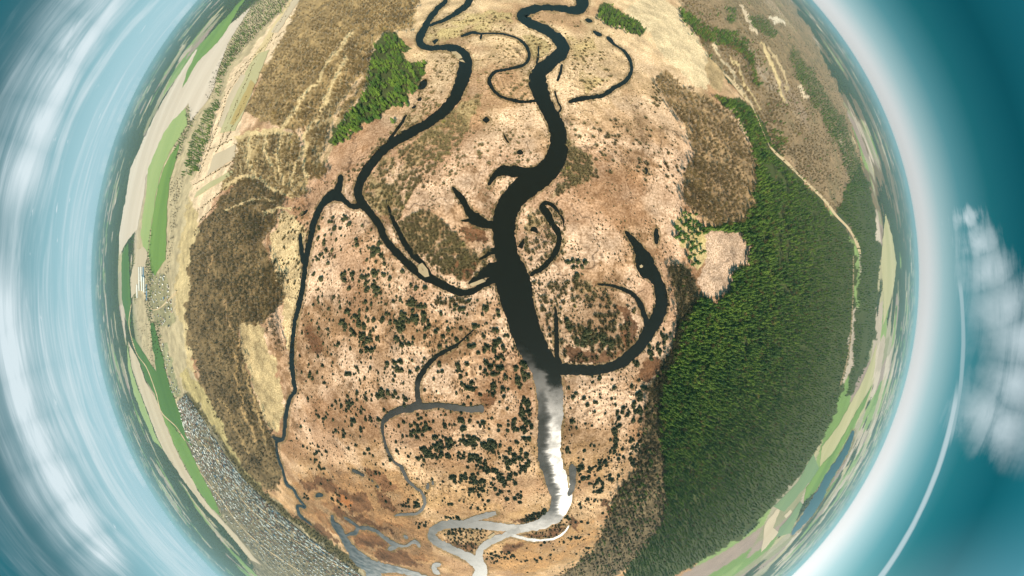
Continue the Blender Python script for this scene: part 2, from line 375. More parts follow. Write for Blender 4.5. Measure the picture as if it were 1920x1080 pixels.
# ------------------------------------------------------------------ waters: centre lines (x, y, width) in picture units
WATERS = {
    'main': ('river', [(1078, -25, 30), (1088, -6, 24), (1092, 5, 23), (1086, 16, 20), (1072, 19, 14), (1053, 16, 12), (1017, 14, 12), (993, 20, 16), (979, 28, 20), (984, 37, 18), (1000, 46, 17), (1022, 55, 17), (1043, 70, 19), (1055, 86, 24), (1050, 102, 24), (1032, 117, 25), (1013, 133, 28), (1008, 150, 33), (1014, 173, 31), (1023, 197, 28), (1036, 220, 28), (1045, 243, 30), (1048, 267, 34), (1045, 290, 37), (1033, 313, 41), (1008, 335, 43), (980, 355, 45), (958, 380, 43), (946, 410, 44), (945, 437, 41), (948, 460, 42), (952, 487, 45), (959, 510, 58), (963, 533, 65), (972, 573, 60), (982, 607, 58), (994, 640, 56), (1008, 667, 52), (1020, 687, 52), (1029, 720, 51), (1032, 753, 48), (1032, 787, 46), (1030, 820, 43), (1030, 853, 44), (1037, 880, 42), (1046, 907, 42), (1053, 930, 40), (1048, 953, 35), (1035, 970, 28), (1008, 984, 19), (973, 991, 14), (923, 986, 15), (873, 983, 16), (838, 984, 16), (816, 992, 15), (810, 1007, 14), (827, 1021, 14), (853, 1033, 14), (880, 1046, 18), (899, 1060, 22), (900, 1080, 25), (885, 1110, 26)]),
    'loop': ('river', [(975, 993, 11), (958, 999, 11), (938, 1008, 12), (916, 1018, 12), (903, 1028, 12), (898, 1043, 14), (900, 1060, 14)]),
    'spur': ('river', [(930, 962, 8), (907, 968, 10), (882, 976, 10), (862, 983, 6)]),
    'side': ('river', [(958, 1003, 6), (980, 1009, 6), (1003, 1013, 5), (1035, 1011, 4), (1056, 1000, 3), (1067, 985, 3)]),
    'sidepool': ('pond', [(1073, 870, 13), (1074, 893, 12), (1073, 912, 10), (1066, 930, 10)]),
    'oxbow_r': ('oxbow_lake', [(1040, 690, 18), (1060, 693, 20), (1107, 694, 18), (1140, 690, 18), (1173, 674, 20), (1200, 648, 21), (1217, 621, 23), (1234, 593, 25), (1240, 567, 23), (1237, 540, 21), (1228, 520, 23), (1214, 505, 34), (1207, 488, 34), (1200, 470, 20), (1188, 453, 13), (1178, 440, 9), (1173, 433, 6)]),
    'oxbow_in': ('oxbow_lake', [(1216, 618, 12), (1212, 602, 10), (1203, 577, 10), (1190, 555, 9), (1170, 543, 7), (1147, 536, 5), (1120, 533, 3)]),
    'pond_r': ('pond', [(1231, 428, 7), (1231, 440, 9), (1231, 458, 6)]),
    'chan': ('river', [(1041, 575, 4), (1043, 595, 7), (1043, 620, 8), (1044, 645, 9), (1044, 667, 9), (1048, 685, 18)]),
    'loop_r': ('oxbow_lake', [(994, 517, 8), (1002, 511, 8), (1018, 502, 9), (1037, 480, 10), (1048, 457, 11), (1047, 437, 11), (1038, 423, 12), (1027, 403, 15), (1018, 388, 12), (1022, 381, 8), (1033, 383, 7), (1047, 397, 6), (1056, 413, 4), (1057, 426, 2)]),
    'tri': ('pond', [(995, 434, 6), (1001, 430, 10), (1009, 438, 5)]),
    'in_r': ('river', [(975, 465, 10), (980, 455, 7), (982, 448, 3)]),
    'in1': ('river', [(935, 422, 14), (918, 421, 16), (903, 417, 20), (889, 409, 22), (878, 395, 13), (868, 377, 12), (858, 363, 10), (848, 350, 5)]),
    'in1b': ('river', [(886, 412, 8), (874, 414, 5), (864, 414, 3)]),
    'in2': ('river', [(935, 503, 26), (918, 508, 26), (905, 514, 18), (893, 523, 12), (878, 533, 5)]),
    'in3': ('river', [(932, 470, 12), (920, 473, 11), (908, 482, 6), (892, 489, 3)]),
    'cove': ('river', [(1012, 322, 22), (990, 322, 16), (965, 322, 22), (945, 320, 20), (930, 326, 14), (922, 336, 9), (916, 348, 6)]),
    'left': ('river', [(838, -6, 9), (833, 5, 9), (820, 17, 10), (807, 33, 11), (796, 52, 12), (787, 72, 15), (791, 84, 14), (805, 90, 10), (825, 89, 10), (847, 90, 15), (865, 98, 20), (873, 115, 24), (870, 137, 26), (863, 160, 24), (850, 188, 22), (830, 210, 20), (803, 230, 18), (773, 247, 18), (743, 263, 18), (717, 283, 18), (697, 307, 18), (679, 333, 17), (671, 353, 16), (672, 368, 16), (680, 383, 15), (693, 398, 13), (710, 420, 13), (723, 450, 13), (743, 473, 14), (767, 497, 14), (790, 516, 15), (813, 526, 17), (837, 538, 14), (860, 548, 13), (883, 547, 11), (903, 536, 12), (920, 527, 14), (940, 517, 16)]),
    'left_b': ('river', [(884, -8, 14), (876, 8, 12), (855, 25, 10), (833, 37, 7), (805, 48, 5)]),
    'left_in': ('river', [(812, 80, 8), (818, 76, 6), (822, 74, 3)]),
    'second': ('river', [(725, 373, 4), (733, 403, 7), (747, 433, 9), (763, 463, 12), (780, 483, 11), (797, 500, 8), (808, 520, 8)]),
    'link': ('river', [(680, 380, 14), (668, 387, 11), (656, 385, 10), (642, 374, 11), (628, 366, 22), (616, 372, 16)]),
    'link_t': ('river', [(630, 366, 20), (637, 346, 12), (639, 327, 9)]),
    'thin': ('river', [(622, 366, 18), (607, 380, 14), (593, 403, 12), (585, 433, 11), (577, 470, 11), (572, 500, 10), (568, 533, 9), (560, 573, 9), (552, 607, 8), (548, 643, 8), (547, 677, 9), (550, 713, 8), (553, 733, 8), (543, 748, 7), (536, 780, 7), (533, 807, 7), (530, 824, 7), (519, 828, 6), (519, 840, 5), (521, 857, 5), (530, 882, 5), (537, 907, 5), (550, 918, 5), (560, 935, 4), (572, 951, 4), (558, 948, 5), (558, 956, 5), (566, 970, 5), (585, 985, 3)]),
    'thin_t': ('river', [(530, 825, 6), (519, 823, 7), (510, 819, 6)]),
    'arm': ('oxbow_lake', [(563, 437, 5), (564, 455, 8), (566, 475, 9), (571, 497, 8)]),
    'pond_a': ('pond', [(564, 404, 4), (570, 400, 6), (577, 394, 4)]),
    'pond_b': ('pond', [(786, 168, 8), (793, 158, 12), (800, 149, 7)]),
    'pond_c': ('pond', [(783, 189, 5), (790, 183, 8)]),
    'pond_d': ('pond', [(772, 203, 4), (780, 198, 6)]),
    'creek_u': ('river', [(762, 215, 4), (753, 230, 6), (742, 246, 5), (730, 262, 6), (724, 272, 6)]),
    'sw': ('river', [(889, 618, 2), (873, 632, 3), (857, 647, 5), (837, 658, 7), (817, 670, 8), (800, 687, 9), (787, 707, 10), (783, 723, 9), (783, 743, 10), (784, 757, 12), (770, 766, 14), (747, 770, 13), (728, 781, 12), (717, 797, 7), (720, 823, 5), (727, 847, 5), (740, 867, 4), (753, 877, 7), (762, 897, 6), (777, 913, 5), (790, 923, 5), (797, 940, 6), (790, 957, 6), (777, 964, 5), (750, 965, 4), (740, 967, 3)]),
    'sw_arm': ('river', [(775, 763, 12), (800, 762, 12), (827, 760, 9), (853, 765, 11), (880, 768, 11), (895, 767, 12), (908, 766, 16)]),
    'pond_e': ('pond', [(660, 881, 5), (670, 886, 6), (683, 893, 4)]),
    'pond_f': ('pond', [(803, 906, 5), (801, 918, 6)]), 'pond_g': ('pond', [(811, 902, 5), (812, 910, 5)]), 'pond_h': ('pond', [(696, 900, 3), (700, 904, 4)]), 'pond_i': ('pond', [(706, 910, 4), (710, 915, 4)]),
    'delta': ('river', [(622, 966, 5), (625, 980, 9), (634, 990, 14), (644, 1008, 12), (657, 1028, 17), (676, 1050, 25), (705, 1063, 20), (743, 1068, 12), (780, 1078, 10), (815, 1092, 10)]),
    'delta_b': ('river', [(690, 1058, 24), (700, 1075, 26), (708, 1100, 30)]),
    'delta_c': ('river', [(646, 1006, 5), (655, 1002, 6), (668, 998, 8), (670, 988, 6), (660, 980, 5), (645, 970, 5)]),
    'delta_d': ('river', [(672, 990, 5), (685, 990, 7), (702, 994, 6), (720, 1007, 6), (737, 1020, 9), (760, 1024, 4), (777, 1016, 8), (788, 1026, 5)]),
    'pond_j': ('pond', [(727, 1030, 6), (738, 1027, 9), (748, 1020, 5)]), 'pond_k': ('pond', [(757, 1004, 6), (765, 1010, 7)]), 'pond_l': ('pond', [(592, 932, 5), (598, 928, 9), (606, 930, 4)]),
    'cres': ('pond', [(827, 1058, 5), (815, 1061, 10), (815, 1071, 9), (825, 1076, 7)]),
    'ox_n': ('oxbow_lake', [(864, 68, 4), (872, 65, 6), (887, 60, 6), (900, 63, 4), (923, 62, 3), (950, 65, 4), (970, 72, 4), (984, 83, 6), (992, 98, 6), (991, 110, 6), (982, 121, 6), (960, 128, 5), (933, 133, 6), (920, 143, 7), (919, 158, 7), (935, 178, 6), (963, 188, 6), (985, 191, 6), (1008, 187, 7)]),
    'ox_n2': ('pond', [(903, 64, 4), (901, 74, 5)]),
    'ox_e1': ('pond', [(1112, 58, 5), (1120, 63, 7), (1129, 66, 5)]),
    'ox_e': ('oxbow_lake', [(1138, 68, 4), (1143, 74, 7), (1153, 84, 5), (1164, 91, 3), (1173, 99, 6), (1182, 114, 6), (1184, 130, 6), (1179, 145, 7), (1168, 156, 8), (1152, 164, 9), (1130, 179, 8), (1103, 183, 9), (1080, 187, 9), (1066, 192, 6)]),
    'pond_m': ('pond', [(1097, 37, 5), (1104, 38, 8), (1111, 40, 5)]),
    'cut': ('river', [(1010, 86, 3), (1009, 105, 4), (1006, 120, 5)]), 'cut2': ('pond', [(1054, 120, 4), (1051, 135, 5), (1045, 152, 4)]), 'cut3': ('river', [(1040, 170, 3), (1046, 190, 3), (1052, 203, 4), (1047, 212, 4)]),
    'pond_n': ('pond', [(905, 225, 8), (912, 225, 13), (918, 226, 8)]), 'pond_o': ('pond', [(968, 287, 6), (975, 286, 10), (981, 287, 7)]), 'pond_p': ('pond', [(1211, 314, 4), (1212, 320, 7), (1211, 327, 5)]), 'pond_q': ('pond', [(944, 250, 2), (948, 260, 4), (954, 268, 3)]),
    'far_lake': ('far_river', [(1600, 808, 5), (1590, 835, 10), (1575, 862, 12), (1555, 893, 15), (1540, 922, 16), (1524, 950, 17), (1505, 977, 14), (1484, 1003, 4)]),
}
SANDBARS = [[(1199, 498), (1203, 496), (1206, 499), (1204, 502), (1200, 502)], [(846, 97), (855, 96), (864, 103), (867, 109), (858, 111), (850, 105)], [(860, 112), (868, 112), (872, 117), (864, 115)], [(783, 497), (792, 493), (802, 505), (805, 518), (797, 520), (785, 510)],
            [(880, 533), (905, 523), (911, 527), (898, 533), (886, 538)], [(1063, 893), (1067, 893), (1068, 915), (1065, 916)], [(914, 1007), (926, 999), (928, 1002), (918, 1012)]]


def resample(pts, step):
    P = np.asarray(pts, float)
    P = np.vstack([2 * P[0] - P[1], P, 2 * P[-1] - P[-2]])
    out = []
    for i in range(1, len(P) - 2):
        p0, p1, p2, p3 = P[i - 1:i + 3]
        n = max(2, int(np.hypot(*(p2 - p1)[:2]) / step))
        t = (np.arange(n) / n)[:, None]
        out.append(0.5 * (2 * p1 + (p2 - p0) * t + (2 * p0 - 5 * p1 + 4 * p2 - p3) * t**2 + (3 * p1 - p0 - 3 * p2 + p3) * t**3))
    out.append(P[-2][None])
    return np.vstack(out)


RIB = {}
for k, (nm, pts) in WATERS.items():
    q = resample(pts, 2.0)
    tan = np.gradient(q[:, :2], axis=0)
    tan /= np.maximum(np.hypot(tan[:, 0], tan[:, 1]), 1e-6)[:, None]
    nrm = np.stack([-tan[:, 1], tan[:, 0]], 1)
    hw = np.maximum(q[:, 2], 1.5) / 2
    if nm in ('pond', 'oxbow_lake'):
        L = len(q); e = np.minimum(np.arange(L), np.arange(L)[::-1]) * 2.0
        hw = hw * np.sqrt(np.clip((e + 0.6) / (hw + 0.6), 0.05, 1))
    elif len(q) > 4 and k not in ('main', 'left', 'left_b', 'delta_b', 'delta'):
        hw[-1] *= 0.3; hw[-2] *= 0.75
    amp = np.minimum(2.2, 0.5 + hw * 0.16)
    s = np.arange(len(q)) * 2.0
    jl = (fbm(s / 7 + 11.3 * len(RIB), s * 0 + 3, 3, 3) - 0.5) * 2.2 * amp
    jr = (fbm(s / 7 + 7.7 * len(RIB), s * 0 + 9, 4, 3) - 0.5) * 2.2 * amp
    jl = jl + (vnoise(s / 2.3, s * 0 + len(RIB), 41) - .5) * 1.5 * np.minimum(1, hw / 4); jr = jr + (vnoise(s / 2.3, s * 0 + len(RIB), 42) - .5) * 1.5 * np.minimum(1, hw / 4)
    RIB[k] = (nm, q, q[:, :2] + nrm * (hw + jl)[:, None], q[:, :2] - nrm * (hw + jr)[:, None], hw)

WMASK = np.zeros((1200, 2040), bool)         # where water lies (picture units, 60 margin), keeps plants out of it
yy, xx = np.mgrid[0:1200, 0:2040]
for k, (nm, q, a, b, hw) in RIB.items():
    for (x, y, _), r in zip(q[::2], hw[::2]):
        x += 60; y += 60; r += 0.8
        x0, x1, y0, y1 = int(max(0, x - r - 1)), int(x + r + 2), int(max(0, y - r - 1)), int(y + r + 2)
        if x1 <= 0 or y1 <= 0:
            continue
        WMASK[y0:y1, x0:x1] |= (xx[y0:y1, x0:x1] - x)**2 + (yy[y0:y1, x0:x1] - y)**2 < r * r


WNEAR = WMASK.copy()
for _ in range(3):
    g_ = WNEAR.copy(); g_[1:] |= WNEAR[:-1]; g_[:-1] |= WNEAR[1:]; g_[:, 1:] |= WNEAR[:, :-1]; g_[:, :-1] |= WNEAR[:, 1:]; WNEAR = g_


def near_water(p):
    ix = np.clip((p[:, 0] + 60).astype(int), 0, 2039); iy = np.clip((p[:, 1] + 60).astype(int), 0, 1199)
    return WNEAR[iy, ix]


def wet(p):
    ix = np.clip((p[:, 0] + 60).astype(int), 0, 2039); iy = np.clip((p[:, 1] + 60).astype(int), 0, 1199)
    return WMASK[iy, ix]


# ------------------------------------------------------------------ object helpers
def tag(o, label=None, cat=None, group=None, kind=None):
    if label: o['label'] = label
    if cat: o['category'] = cat
    if group: o['group'] = group
    if kind: o['kind'] = kind
    return o


def mesh_of(name, v, f, mat=None, smooth=False):
    me = bpy.data.meshes.new(name)
    me.from_pydata([tuple(map(float, a)) for a in v], [], [tuple(map(int, a)) for a in f])
    if mat: me.materials.append(mat)
    if smooth: me.polygons.foreach_set('use_smooth', [True] * len(me.polygons))
    me.update()
    return me


def obj(name, me, parent=None, loc=None):
    o = bpy.data.objects.new(name, me)
    COL.objects.link(o)
    if parent: o.parent = parent
    if loc is not None: o.location = loc
    return o


def material(name):
    m = bpy.data.materials.new(name)
    m.use_nodes = True
    t = NT(m.node_tree)
    out = t.n('ShaderNodeOutputMaterial')
    p = t.n('ShaderNodeBsdfPrincipled')
    t.l(p.outputs[0], out.inputs[0])
    p.inputs['Roughness'].default_value = 0.9
    p.inputs['Specular IOR Level'].default_value = 0.1
    return m, t, p


# ------------------------------------------------------------------ materials
def leaf_mat(name, c1, c2, c3=None, rough=0.8):
    m, t, p = material(name)
    oi = t.n('ShaderNodeObjectInfo')
    rp = t.n('ShaderNodeValToRGB')
    rp.color_ramp.elements[0].color = c4(c1)
    rp.color_ramp.elements[1].color = c4(c2)
    if c3:
        e = rp.color_ramp.elements.new(0.93); e.color = c4(c2)
        rp.color_ramp.elements[-1].color = c4(c3)
    stand = t.ss(t.noise(oi.outputs['Location'], 0.016, 4.0, 0.6), 0.34, 0.66)
    t.l(t.m('ADD', t.m('MULTIPLY', oi.outputs['Random'], 0.52), t.m('MULTIPLY', stand, 0.48)), rp.inputs[0])
    tc_ = t.n('ShaderNodeTexCoord').outputs['Object']
    nz = t.noise(tc_, 1.3, 2.0)
    t.l(t.mix(1.0, rp.outputs[0], t.mix(nz, (0.55, 0.55, 0.55, 1), (1.45, 1.45, 1.35, 1)), 'MULTIPLY'), p.inputs['Base Color'])
    p.inputs['Roughness'].default_value = rough
    return m


M_PINE = leaf_mat('pine_needles', (0.034, 0.088, 0.020), (0.155, 0.225, 0.032), (0.28, 0.25, 0.06))
M_PINE_L = leaf_mat('young_pine_needles', (0.035, 0.085, 0.018), (0.09, 0.16, 0.03))
M_BARE = leaf_mat('bare_twigs', (0.085, 0.055, 0.024), (0.29, 0.19, 0.075), (0.42, 0.30, 0.075))
M_DARKTREE = leaf_mat('dark_wood_twigs', (0.036, 0.038, 0.02), (0.12, 0.095, 0.045), (0.20, 0.11, 0.045))
M_BUSH = leaf_mat('bush_leaves', (0.048, 0.056, 0.026), (0.125, 0.118, 0.052))
M_SCRUB = leaf_mat('scrub_twigs', (0.17, 0.125, 0.065), (0.30, 0.235, 0.11), (0.34, 0.31, 0.07))
mb, tb, pb = material('bark')
tb.l(tb.mix(tb.noise(tb.n('ShaderNodeTexCoord').outputs['Object'], 4.0), (0.07, 0.05, 0.035, 1), (0.16, 0.12, 0.09, 1)), pb.inputs['Base Color'])
M_BARK = mb
mb, tb, pb = material('birch_bark')
tb.l(tb.mix(tb.noise(tb.n('ShaderNodeTexCoord').outputs['Object'], 3.0), (0.28, 0.25, 0.21, 1), (0.5, 0.47, 0.42, 1)), pb.inputs['Base Color'])
M_BIRCH = mb


def ground_mat():
    m, t, p = material('ground')
    at = t.n('ShaderNodeAttribute', attribute_name='col')
    geo = t.n('ShaderNodeNewGeometry').outputs['Position']
    n1 = t.noise(geo, 0.55, 3.0, 0.65, 0.3)        # tussocks, 1-2 m
    n2 = t.noise(geo, 0.10, 4.0, 0.6, 0.6)         # beds, 10 m
    v = t.n('ShaderNodeTexVoronoi', feature='DISTANCE_TO_EDGE'); v.inputs['Scale'].default_value = 0.085
    t.l(t.vm('ADD', geo, t.vm('SCALE', t.n('ShaderNodeTexNoise').outputs['Color'], None)), v.inputs['Vector'])
    n3 = t.noise(geo, 0.30, 5.0, 0.72, 0.2)
    vein = t.ss(t.m('ABSOLUTE', t.m('SUBTRACT', t.noise(geo, 0.16, 4.0, 0.6, 0.8), 0.5)), 0.0, 0.045)
    grain = t.m('ADD', t.m('MULTIPLY', t.ss(n3, 0.33, 0.67), 0.75), t.m('MULTIPLY', t.ss(n1, 0.3, 0.7), 0.35))
    grain = t.m('ADD', t.m('MULTIPLY', grain, t.m('ADD', t.m('MULTIPLY', vein, 0.30), 0.70)), 0.09)
    rough = at.outputs['Alpha']
    f = t.m('ADD', t.m('MULTIPLY', t.m('SUBTRACT', grain, 0.62), t.m('MULTIPLY', rough, 1.0)), 1.0)
    cr = t.n('ShaderNodeCombineXYZ')
    t.l(f, cr.inputs[0]); t.l(t.m('POWER', f, 1.12), cr.inputs[1]); t.l(t.m('POWER', f, 1.3), cr.inputs[2])
    t.l(t.mix(1.0, at.outputs['Color'], cr.outputs[0], 'MULTIPLY'), p.inputs['Base Color'])
    b = t.n('ShaderNodeBump'); b.inputs['Strength'].default_value = 0.6; b.inputs['Distance'].default_value = 0.5
    t.l(n1, b.inputs['Height']); t.l(b.outputs[0], p.inputs['Normal'])
    p.inputs['Specular IOR Level'].default_value = 0.05
    return m


def water_mat():
    m, t, p = material('water')
    geo = t.n('ShaderNodeNewGeometry').outputs['Position']
    lat = t.n('ShaderNodeAttribute', attribute_name='lat').outputs['Fac']
    mpn = t.n('ShaderNodeMapping'); mpn.inputs['Scale'].default_value = (0.022, 0.07, 1); t.l(geo, mpn.inputs[0])
    gust = t.noise(mpn.outputs[0], 1.0, 4.0, 0.6)
    big = t.ss(t.noise(geo, 0.045, 5.0, 0.65), 0.3, 0.7)
    # gusts: the chop is choppier along the left bank, finer along the right; upstream the water lies calm
    e = t.m('ADD', lat, t.m('MULTIPLY', t.m('SUBTRACT', gust, 0.5), 0.75))
    wind = t.ss(e, 0.20, 0.56)
    ruf = t.n('ShaderNodeAttribute', attribute_name='ruffle').outputs['Fac']
    rough_ = t.m('MULTIPLY', ruf, t.m('SUBTRACT', 0.55, t.m('MULTIPLY', wind, 0.37)))
    rg = t.m('ADD', rough_, t.m('ADD', 0.13, t.m('MULTIPLY', t.m('MULTIPLY', big, ruf), 0.13)))
    b = t.n('ShaderNodeBump'); b.inputs['Strength'].default_value = 0.15; b.inputs['Distance'].default_value = 0.25
    t.l(t.noise(geo, 1.4, 3.0, 0.7), b.inputs['Height'])
    gl = t.n('ShaderNodeBsdfGlossy', distribution='BECKMANN')
    t.l(rg, gl.inputs['Roughness']); t.l(b.outputs[0], gl.inputs['Normal'])
    df = t.n('ShaderNodeBsdfDiffuse'); df.inputs['Color'].default_value = (0.010, 0.0085, 0.0035, 1)
    fr = t.n('ShaderNodeFresnel'); fr.inputs['IOR'].default_value = 1.45
    mx = t.n('ShaderNodeMixShader')
    t.l(fr.outputs[0], mx.inputs[0]); t.l(df.outputs[0], mx.inputs[1]); t.l(gl.outputs[0], mx.inputs[2])
    t.l(mx.outputs[0], [n for n in t.t.nodes if n.type == 'OUTPUT_MATERIAL'][0].inputs[0])
    t.t.nodes.remove(p)
    return m


M_GROUND, M_WATER = ground_mat(), water_mat()


def field_mat(name, c1, c2, ang=0.0, period=14.0, blot=0.004, lines=0.35):
    m, t, p = material(name)
    geo = t.n('ShaderNodeNewGeometry').outputs['Position']
    mp_ = t.n('ShaderNodeMapping'); mp_.inputs['Rotation'].default_value = (0, 0, ang); t.l(geo, mp_.inputs[0])
    wv = t.n('ShaderNodeTexWave'); wv.inputs['Scale'].default_value = 1.0 / period; wv.inputs['Distortion'].default_value = 1.5; t.l(mp_.outputs[0], wv.inputs[0])
    st = t.n('ShaderNodeMapping'); st.inputs['Scale'].default_value = (1.0, 0.12, 1); st.inputs['Rotation'].default_value = (0, 0, ang); t.l(geo, st.inputs[0])
    f = t.m('ADD', t.m('MULTIPLY', wv.outputs[1], lines), t.m('MULTIPLY', t.ss(t.noise(st.outputs[0], blot, 5.0, 0.6), 0.3, 0.7), 1.0 - lines))
    t.l(t.mix(f, c4(c1), c4(c2)), p.inputs['Base Color'])
    return m


# ------------------------------------------------------------------ ground sheet
def build_ground():
    rr = np.concatenate([np.arange(0, 120, 2.2), np.arange(120, 700, 2.0), np.arange(700, 774.2, 1.1)])
    ns = 1440
    an = np.arange(ns) / ns * 2 * math.pi
    px = np.stack([947 + rr[:, None] * np.cos(an), 520 + rr[:, None] * np.sin(an)], 2).reshape(-1, 2)
    g = ground_at(px, 0.0, 110000.0)
    # stretch the last ring out to the horizon
    last = slice((len(rr) - 1) * ns, len(rr) * ns)
    dl = g[last]; g[last] = dl / np.hypot(dl[:, 0], dl[:, 1])[:, None] * 110000.0
    d = np.hypot(g[:, 0], g[:, 1])
    x, y = px[:, 0], px[:, 1]
    gx, gy = g[:, 0], g[:, 1]

    def L(*c): return np.array(c, float)
    N = len(px)
    n_bed = fbm(gx / 60, gy / 60, 1, 4)
    n_big = fbm(gx / 220, gy / 220, 2, 4)
    n_fine = fbm(gx / 9, gy / 9, 5, 3)
    pale, tan, brown, yellow = L(.64, .41, .265), L(.46, .27, .155), L(.235, .125, .06), L(.60, .42, .235)

    def sm(v, a, b):
        t = np.clip((v - a) / (b - a), 0, 1); return (t * t * (3 - 2 * t))[:, None]
    col = pale + (tan - pale) * sm(n_bed, .40, .58)
    col = col + (brown - col) * sm(n_bed * .5 + n_fine * .5, .50, .65) * .9
    n_mid = fbm(gx / 26, gy / 26, 6, 4)
    ridge = 1 - np.abs(fbm(gx / 32, gy / 32, 15, 4) - .5) * 2
    col = col + (brown * 1.1 - col) * sm(ridge + .12 * (n_fine - .5), .90, .99) * .5 * sm(n_big, .38, .6)
    # the marsh grows yellower to the north, where the river comes from
    ny = sm(-(y + (n_big - .5) * 160), -330, -60)
    col = col + (yellow * (0.85 + 0.4 * n_fine[:, None]) - col) * ny * .75
    oy = sm(y + (n_big - .5) * 120, 760, 960)
    col = col + (L(.55, .32, .14) * (0.8 + 0.4 * n_fine[:, None]) - col) * oy * .6
    col = col * (0.46 + 1.04 * n_mid)[:, None]
    red = sm(fbm(gx / 110 + 5, gy / 110, 18, 4), .50, .66)
    col = col + (L(.30, .15, .075) * (.6 + .8 * n_mid[:, None]) - col) * red * .6
    rough = np.full(N, 0.95)
    wp = warp_px(px, 8, 22, 40)
    wf = warp_px(wp, 5, 8, 60)

    def paint(poly, c, amt=1.0, var=.25, rg=.8, how=None, pat=False):
        m = inside(wf if how is None else how, poly)
        if not m.any():
            return
        q = L(*c) * (1 - var + 2 * var * np.clip((0.35 * n_fine[m] + .4 * n_mid[m] + .25 * n_bed[m] - .5) * 2.3 + .5, 0, 1))[:, None]
        a_ = np.full(m.sum(), amt) if not pat else amt * sm(n_mid[m] * .6 + n_bed[m] * .4, .36, .58)[:, 0]
        col[m] = col[m] * (1 - a_[:, None]) + q * a_[:, None]
        rough[m] = rg
    # everything past the marsh: far country, woods and fields in patches of a few hundred metres
    fx, fy = gx / 700, gy / 700
    wood = fbm(fx, fy, 21, 4)
    cellx = np.floor(gx / 520 + 1.1 * fbm(gx / 900, gy / 900, 31, 2) + 0.35 * gy / 520); celly = np.floor(gy / 300 + 1.1 * fbm(gx / 900, gy / 900, 33, 2))
    hsh = ((cellx * 127.1 + celly * 311.7) * 0.618034) % 1.0
    pal = np.array([(.42, .33, .25), (.34, .29, .20), (.16, .24, .07), (.50, .40, .31), (.26, .24, .14), (.22, .29, .10), (.40, .34, .20), (.30, .22, .18)])
    farc = pal[(hsh * 7.999).astype(int)] * (0.85 + .3 * n_bed[:, None])
    east = x > 947
    yq = y + 160 * (n_big - .5)
    thr = np.where(east, .36 + .24 * np.clip((yq - 380) / 280, 0, 1), .50)
    thr = np.where(d > 5500, thr - .06, thr); thr = np.where(~east & (d > 2600), .41, thr)
    fw = sm(wood - thr, -.012, .012)
    woodc = np.where((east & (yq < 450) & (wood < .47))[:, None], L(.17, .125, .075), L(.045, .062, .032)) * (0.7 + .6 * fbm(gx / 160, gy / 160, 8, 3))[:, None]
    farc = farc + (woodc - farc) * fw
    FARM = [(577, -200), (540, 47), (480, 143), (455, 220), (412, 350), (365, 420), (352, 507), (340, 600), (352, 650), (370, 720), (390, 745), (428, 832), (482, 908), (530, 950), (620, 1030), (690, 1080), (720, 1200), (-100, 1400), (-100, -300)]
    EAST = [(1260, -200), (1290, 30), (1330, 110), (1400, 190), (1440, 240), (1500, 320), (1555, 390), (1585, 470), (1588, 560), (1582, 640), (1572, 720), (1528, 820), (1470, 905), (1370, 1010), (1280, 1080), (1240, 1300), (2000, 1500), (2100, -300)]
    close = sm(-d, -2600, -2100) * np.where(x < 947, 1.0, np.where(y < 470, .0, .0))[:, None]
    farc = farc + (L(.43, .335, .20) * (.5 + 1.0 * n_mid[:, None]) - farc) * close
    m = inside(wp, FARM) | inside(wp, EAST)
    col[m] = farc[m]; rough[m] = .5
    m = (y < -15) & ~m
    col[m] = (yellow * .8 + (L(.16, .11, .06) - yellow * .8) * sm(wood, .45, .55))[m]
    paint(MEADOW_L, (.50, .37, .19), var=.45, rg=.7)
    paint(YELLOW_FIELDS, (.66, .48, .31), var=.35, rg=.6)
    paint(B2, (.29, .19, .085), var=.65, rg=1.0); paint(B3, (.36, .25, .12), var=.65, rg=1.0); paint(B1, (.17, .112, .052), var=.7, rg=1.1)  # B1 floor darkened, partly painting in the wood's backlit shade
    paint([(620, 165), (655, 180), (610, 320), (585, 330), (580, 260), (600, 210)], (.34, .25, .13), amt=.7)
    paint([(350, 690), (372, 722), (392, 745), (430, 832), (456, 875), (484, 905), (525, 960), (470, 905), (430, 850), (400, 800), (373, 760), (348, 735), (338, 700)], (.38, .29, .13), var=.5, rg=.9)
    paint([(540, 885), (640, 868), (745, 880), (800, 965), (832, 1000), (812, 1060), (700, 1045), (640, 1005), (560, 960)], (.34, .185, .085), amt=1.0, var=.7, rg=1.0, pat=True)
    paint([(560, 930), (660, 960), (760, 985), (800, 1050), (700, 1040), (620, 1000)], (.20, .085, .036), amt=.9, var=.8, rg=1.0, pat=True)
    paint([(545, 900), (640, 880), (740, 900), (800, 980), (810, 1050), (700, 1045), (620, 1000), (560, 960)], (.25, .12, .05), amt=.5, var=.9, rg=1.0)
    paint([(990, 1000), (1060, 960), (1110, 970), (1120, 1010), (1050, 1060), (960, 1080), (910, 1060)], (.36, .185, .075), amt=.85, var=.7, rg=1.0, pat=True)
    paint(B4, (.32, .205, .105), var=.5, rg=.9); paint(B5, (.15, .105, .055), var=.6, rg=1.0)
    paint(FAR_BROWN, (.40, .265, .14), var=.6, rg=1.0, amt=.55); paint(FAR_BROWN, (.22, .145, .08), var=.5, pat=True, amt=.75, rg=1.0)
    paint(STRAW_TOP, (.60, .445, .265), var=.38, rg=1.0); paint(STRAW_TOP2, (.42, .29, .15), var=.5, rg=.9)
    paint(MEADOW_F, (.46, .325, .165), var=.5, rg=1.1)
    paint([(507, 440), (530, 400), (570, 420), (565, 520), (556, 600), (545, 660), (530, 640), (530, 560), (510, 490)], (.56, .395, .21), var=.5, rg=.95)
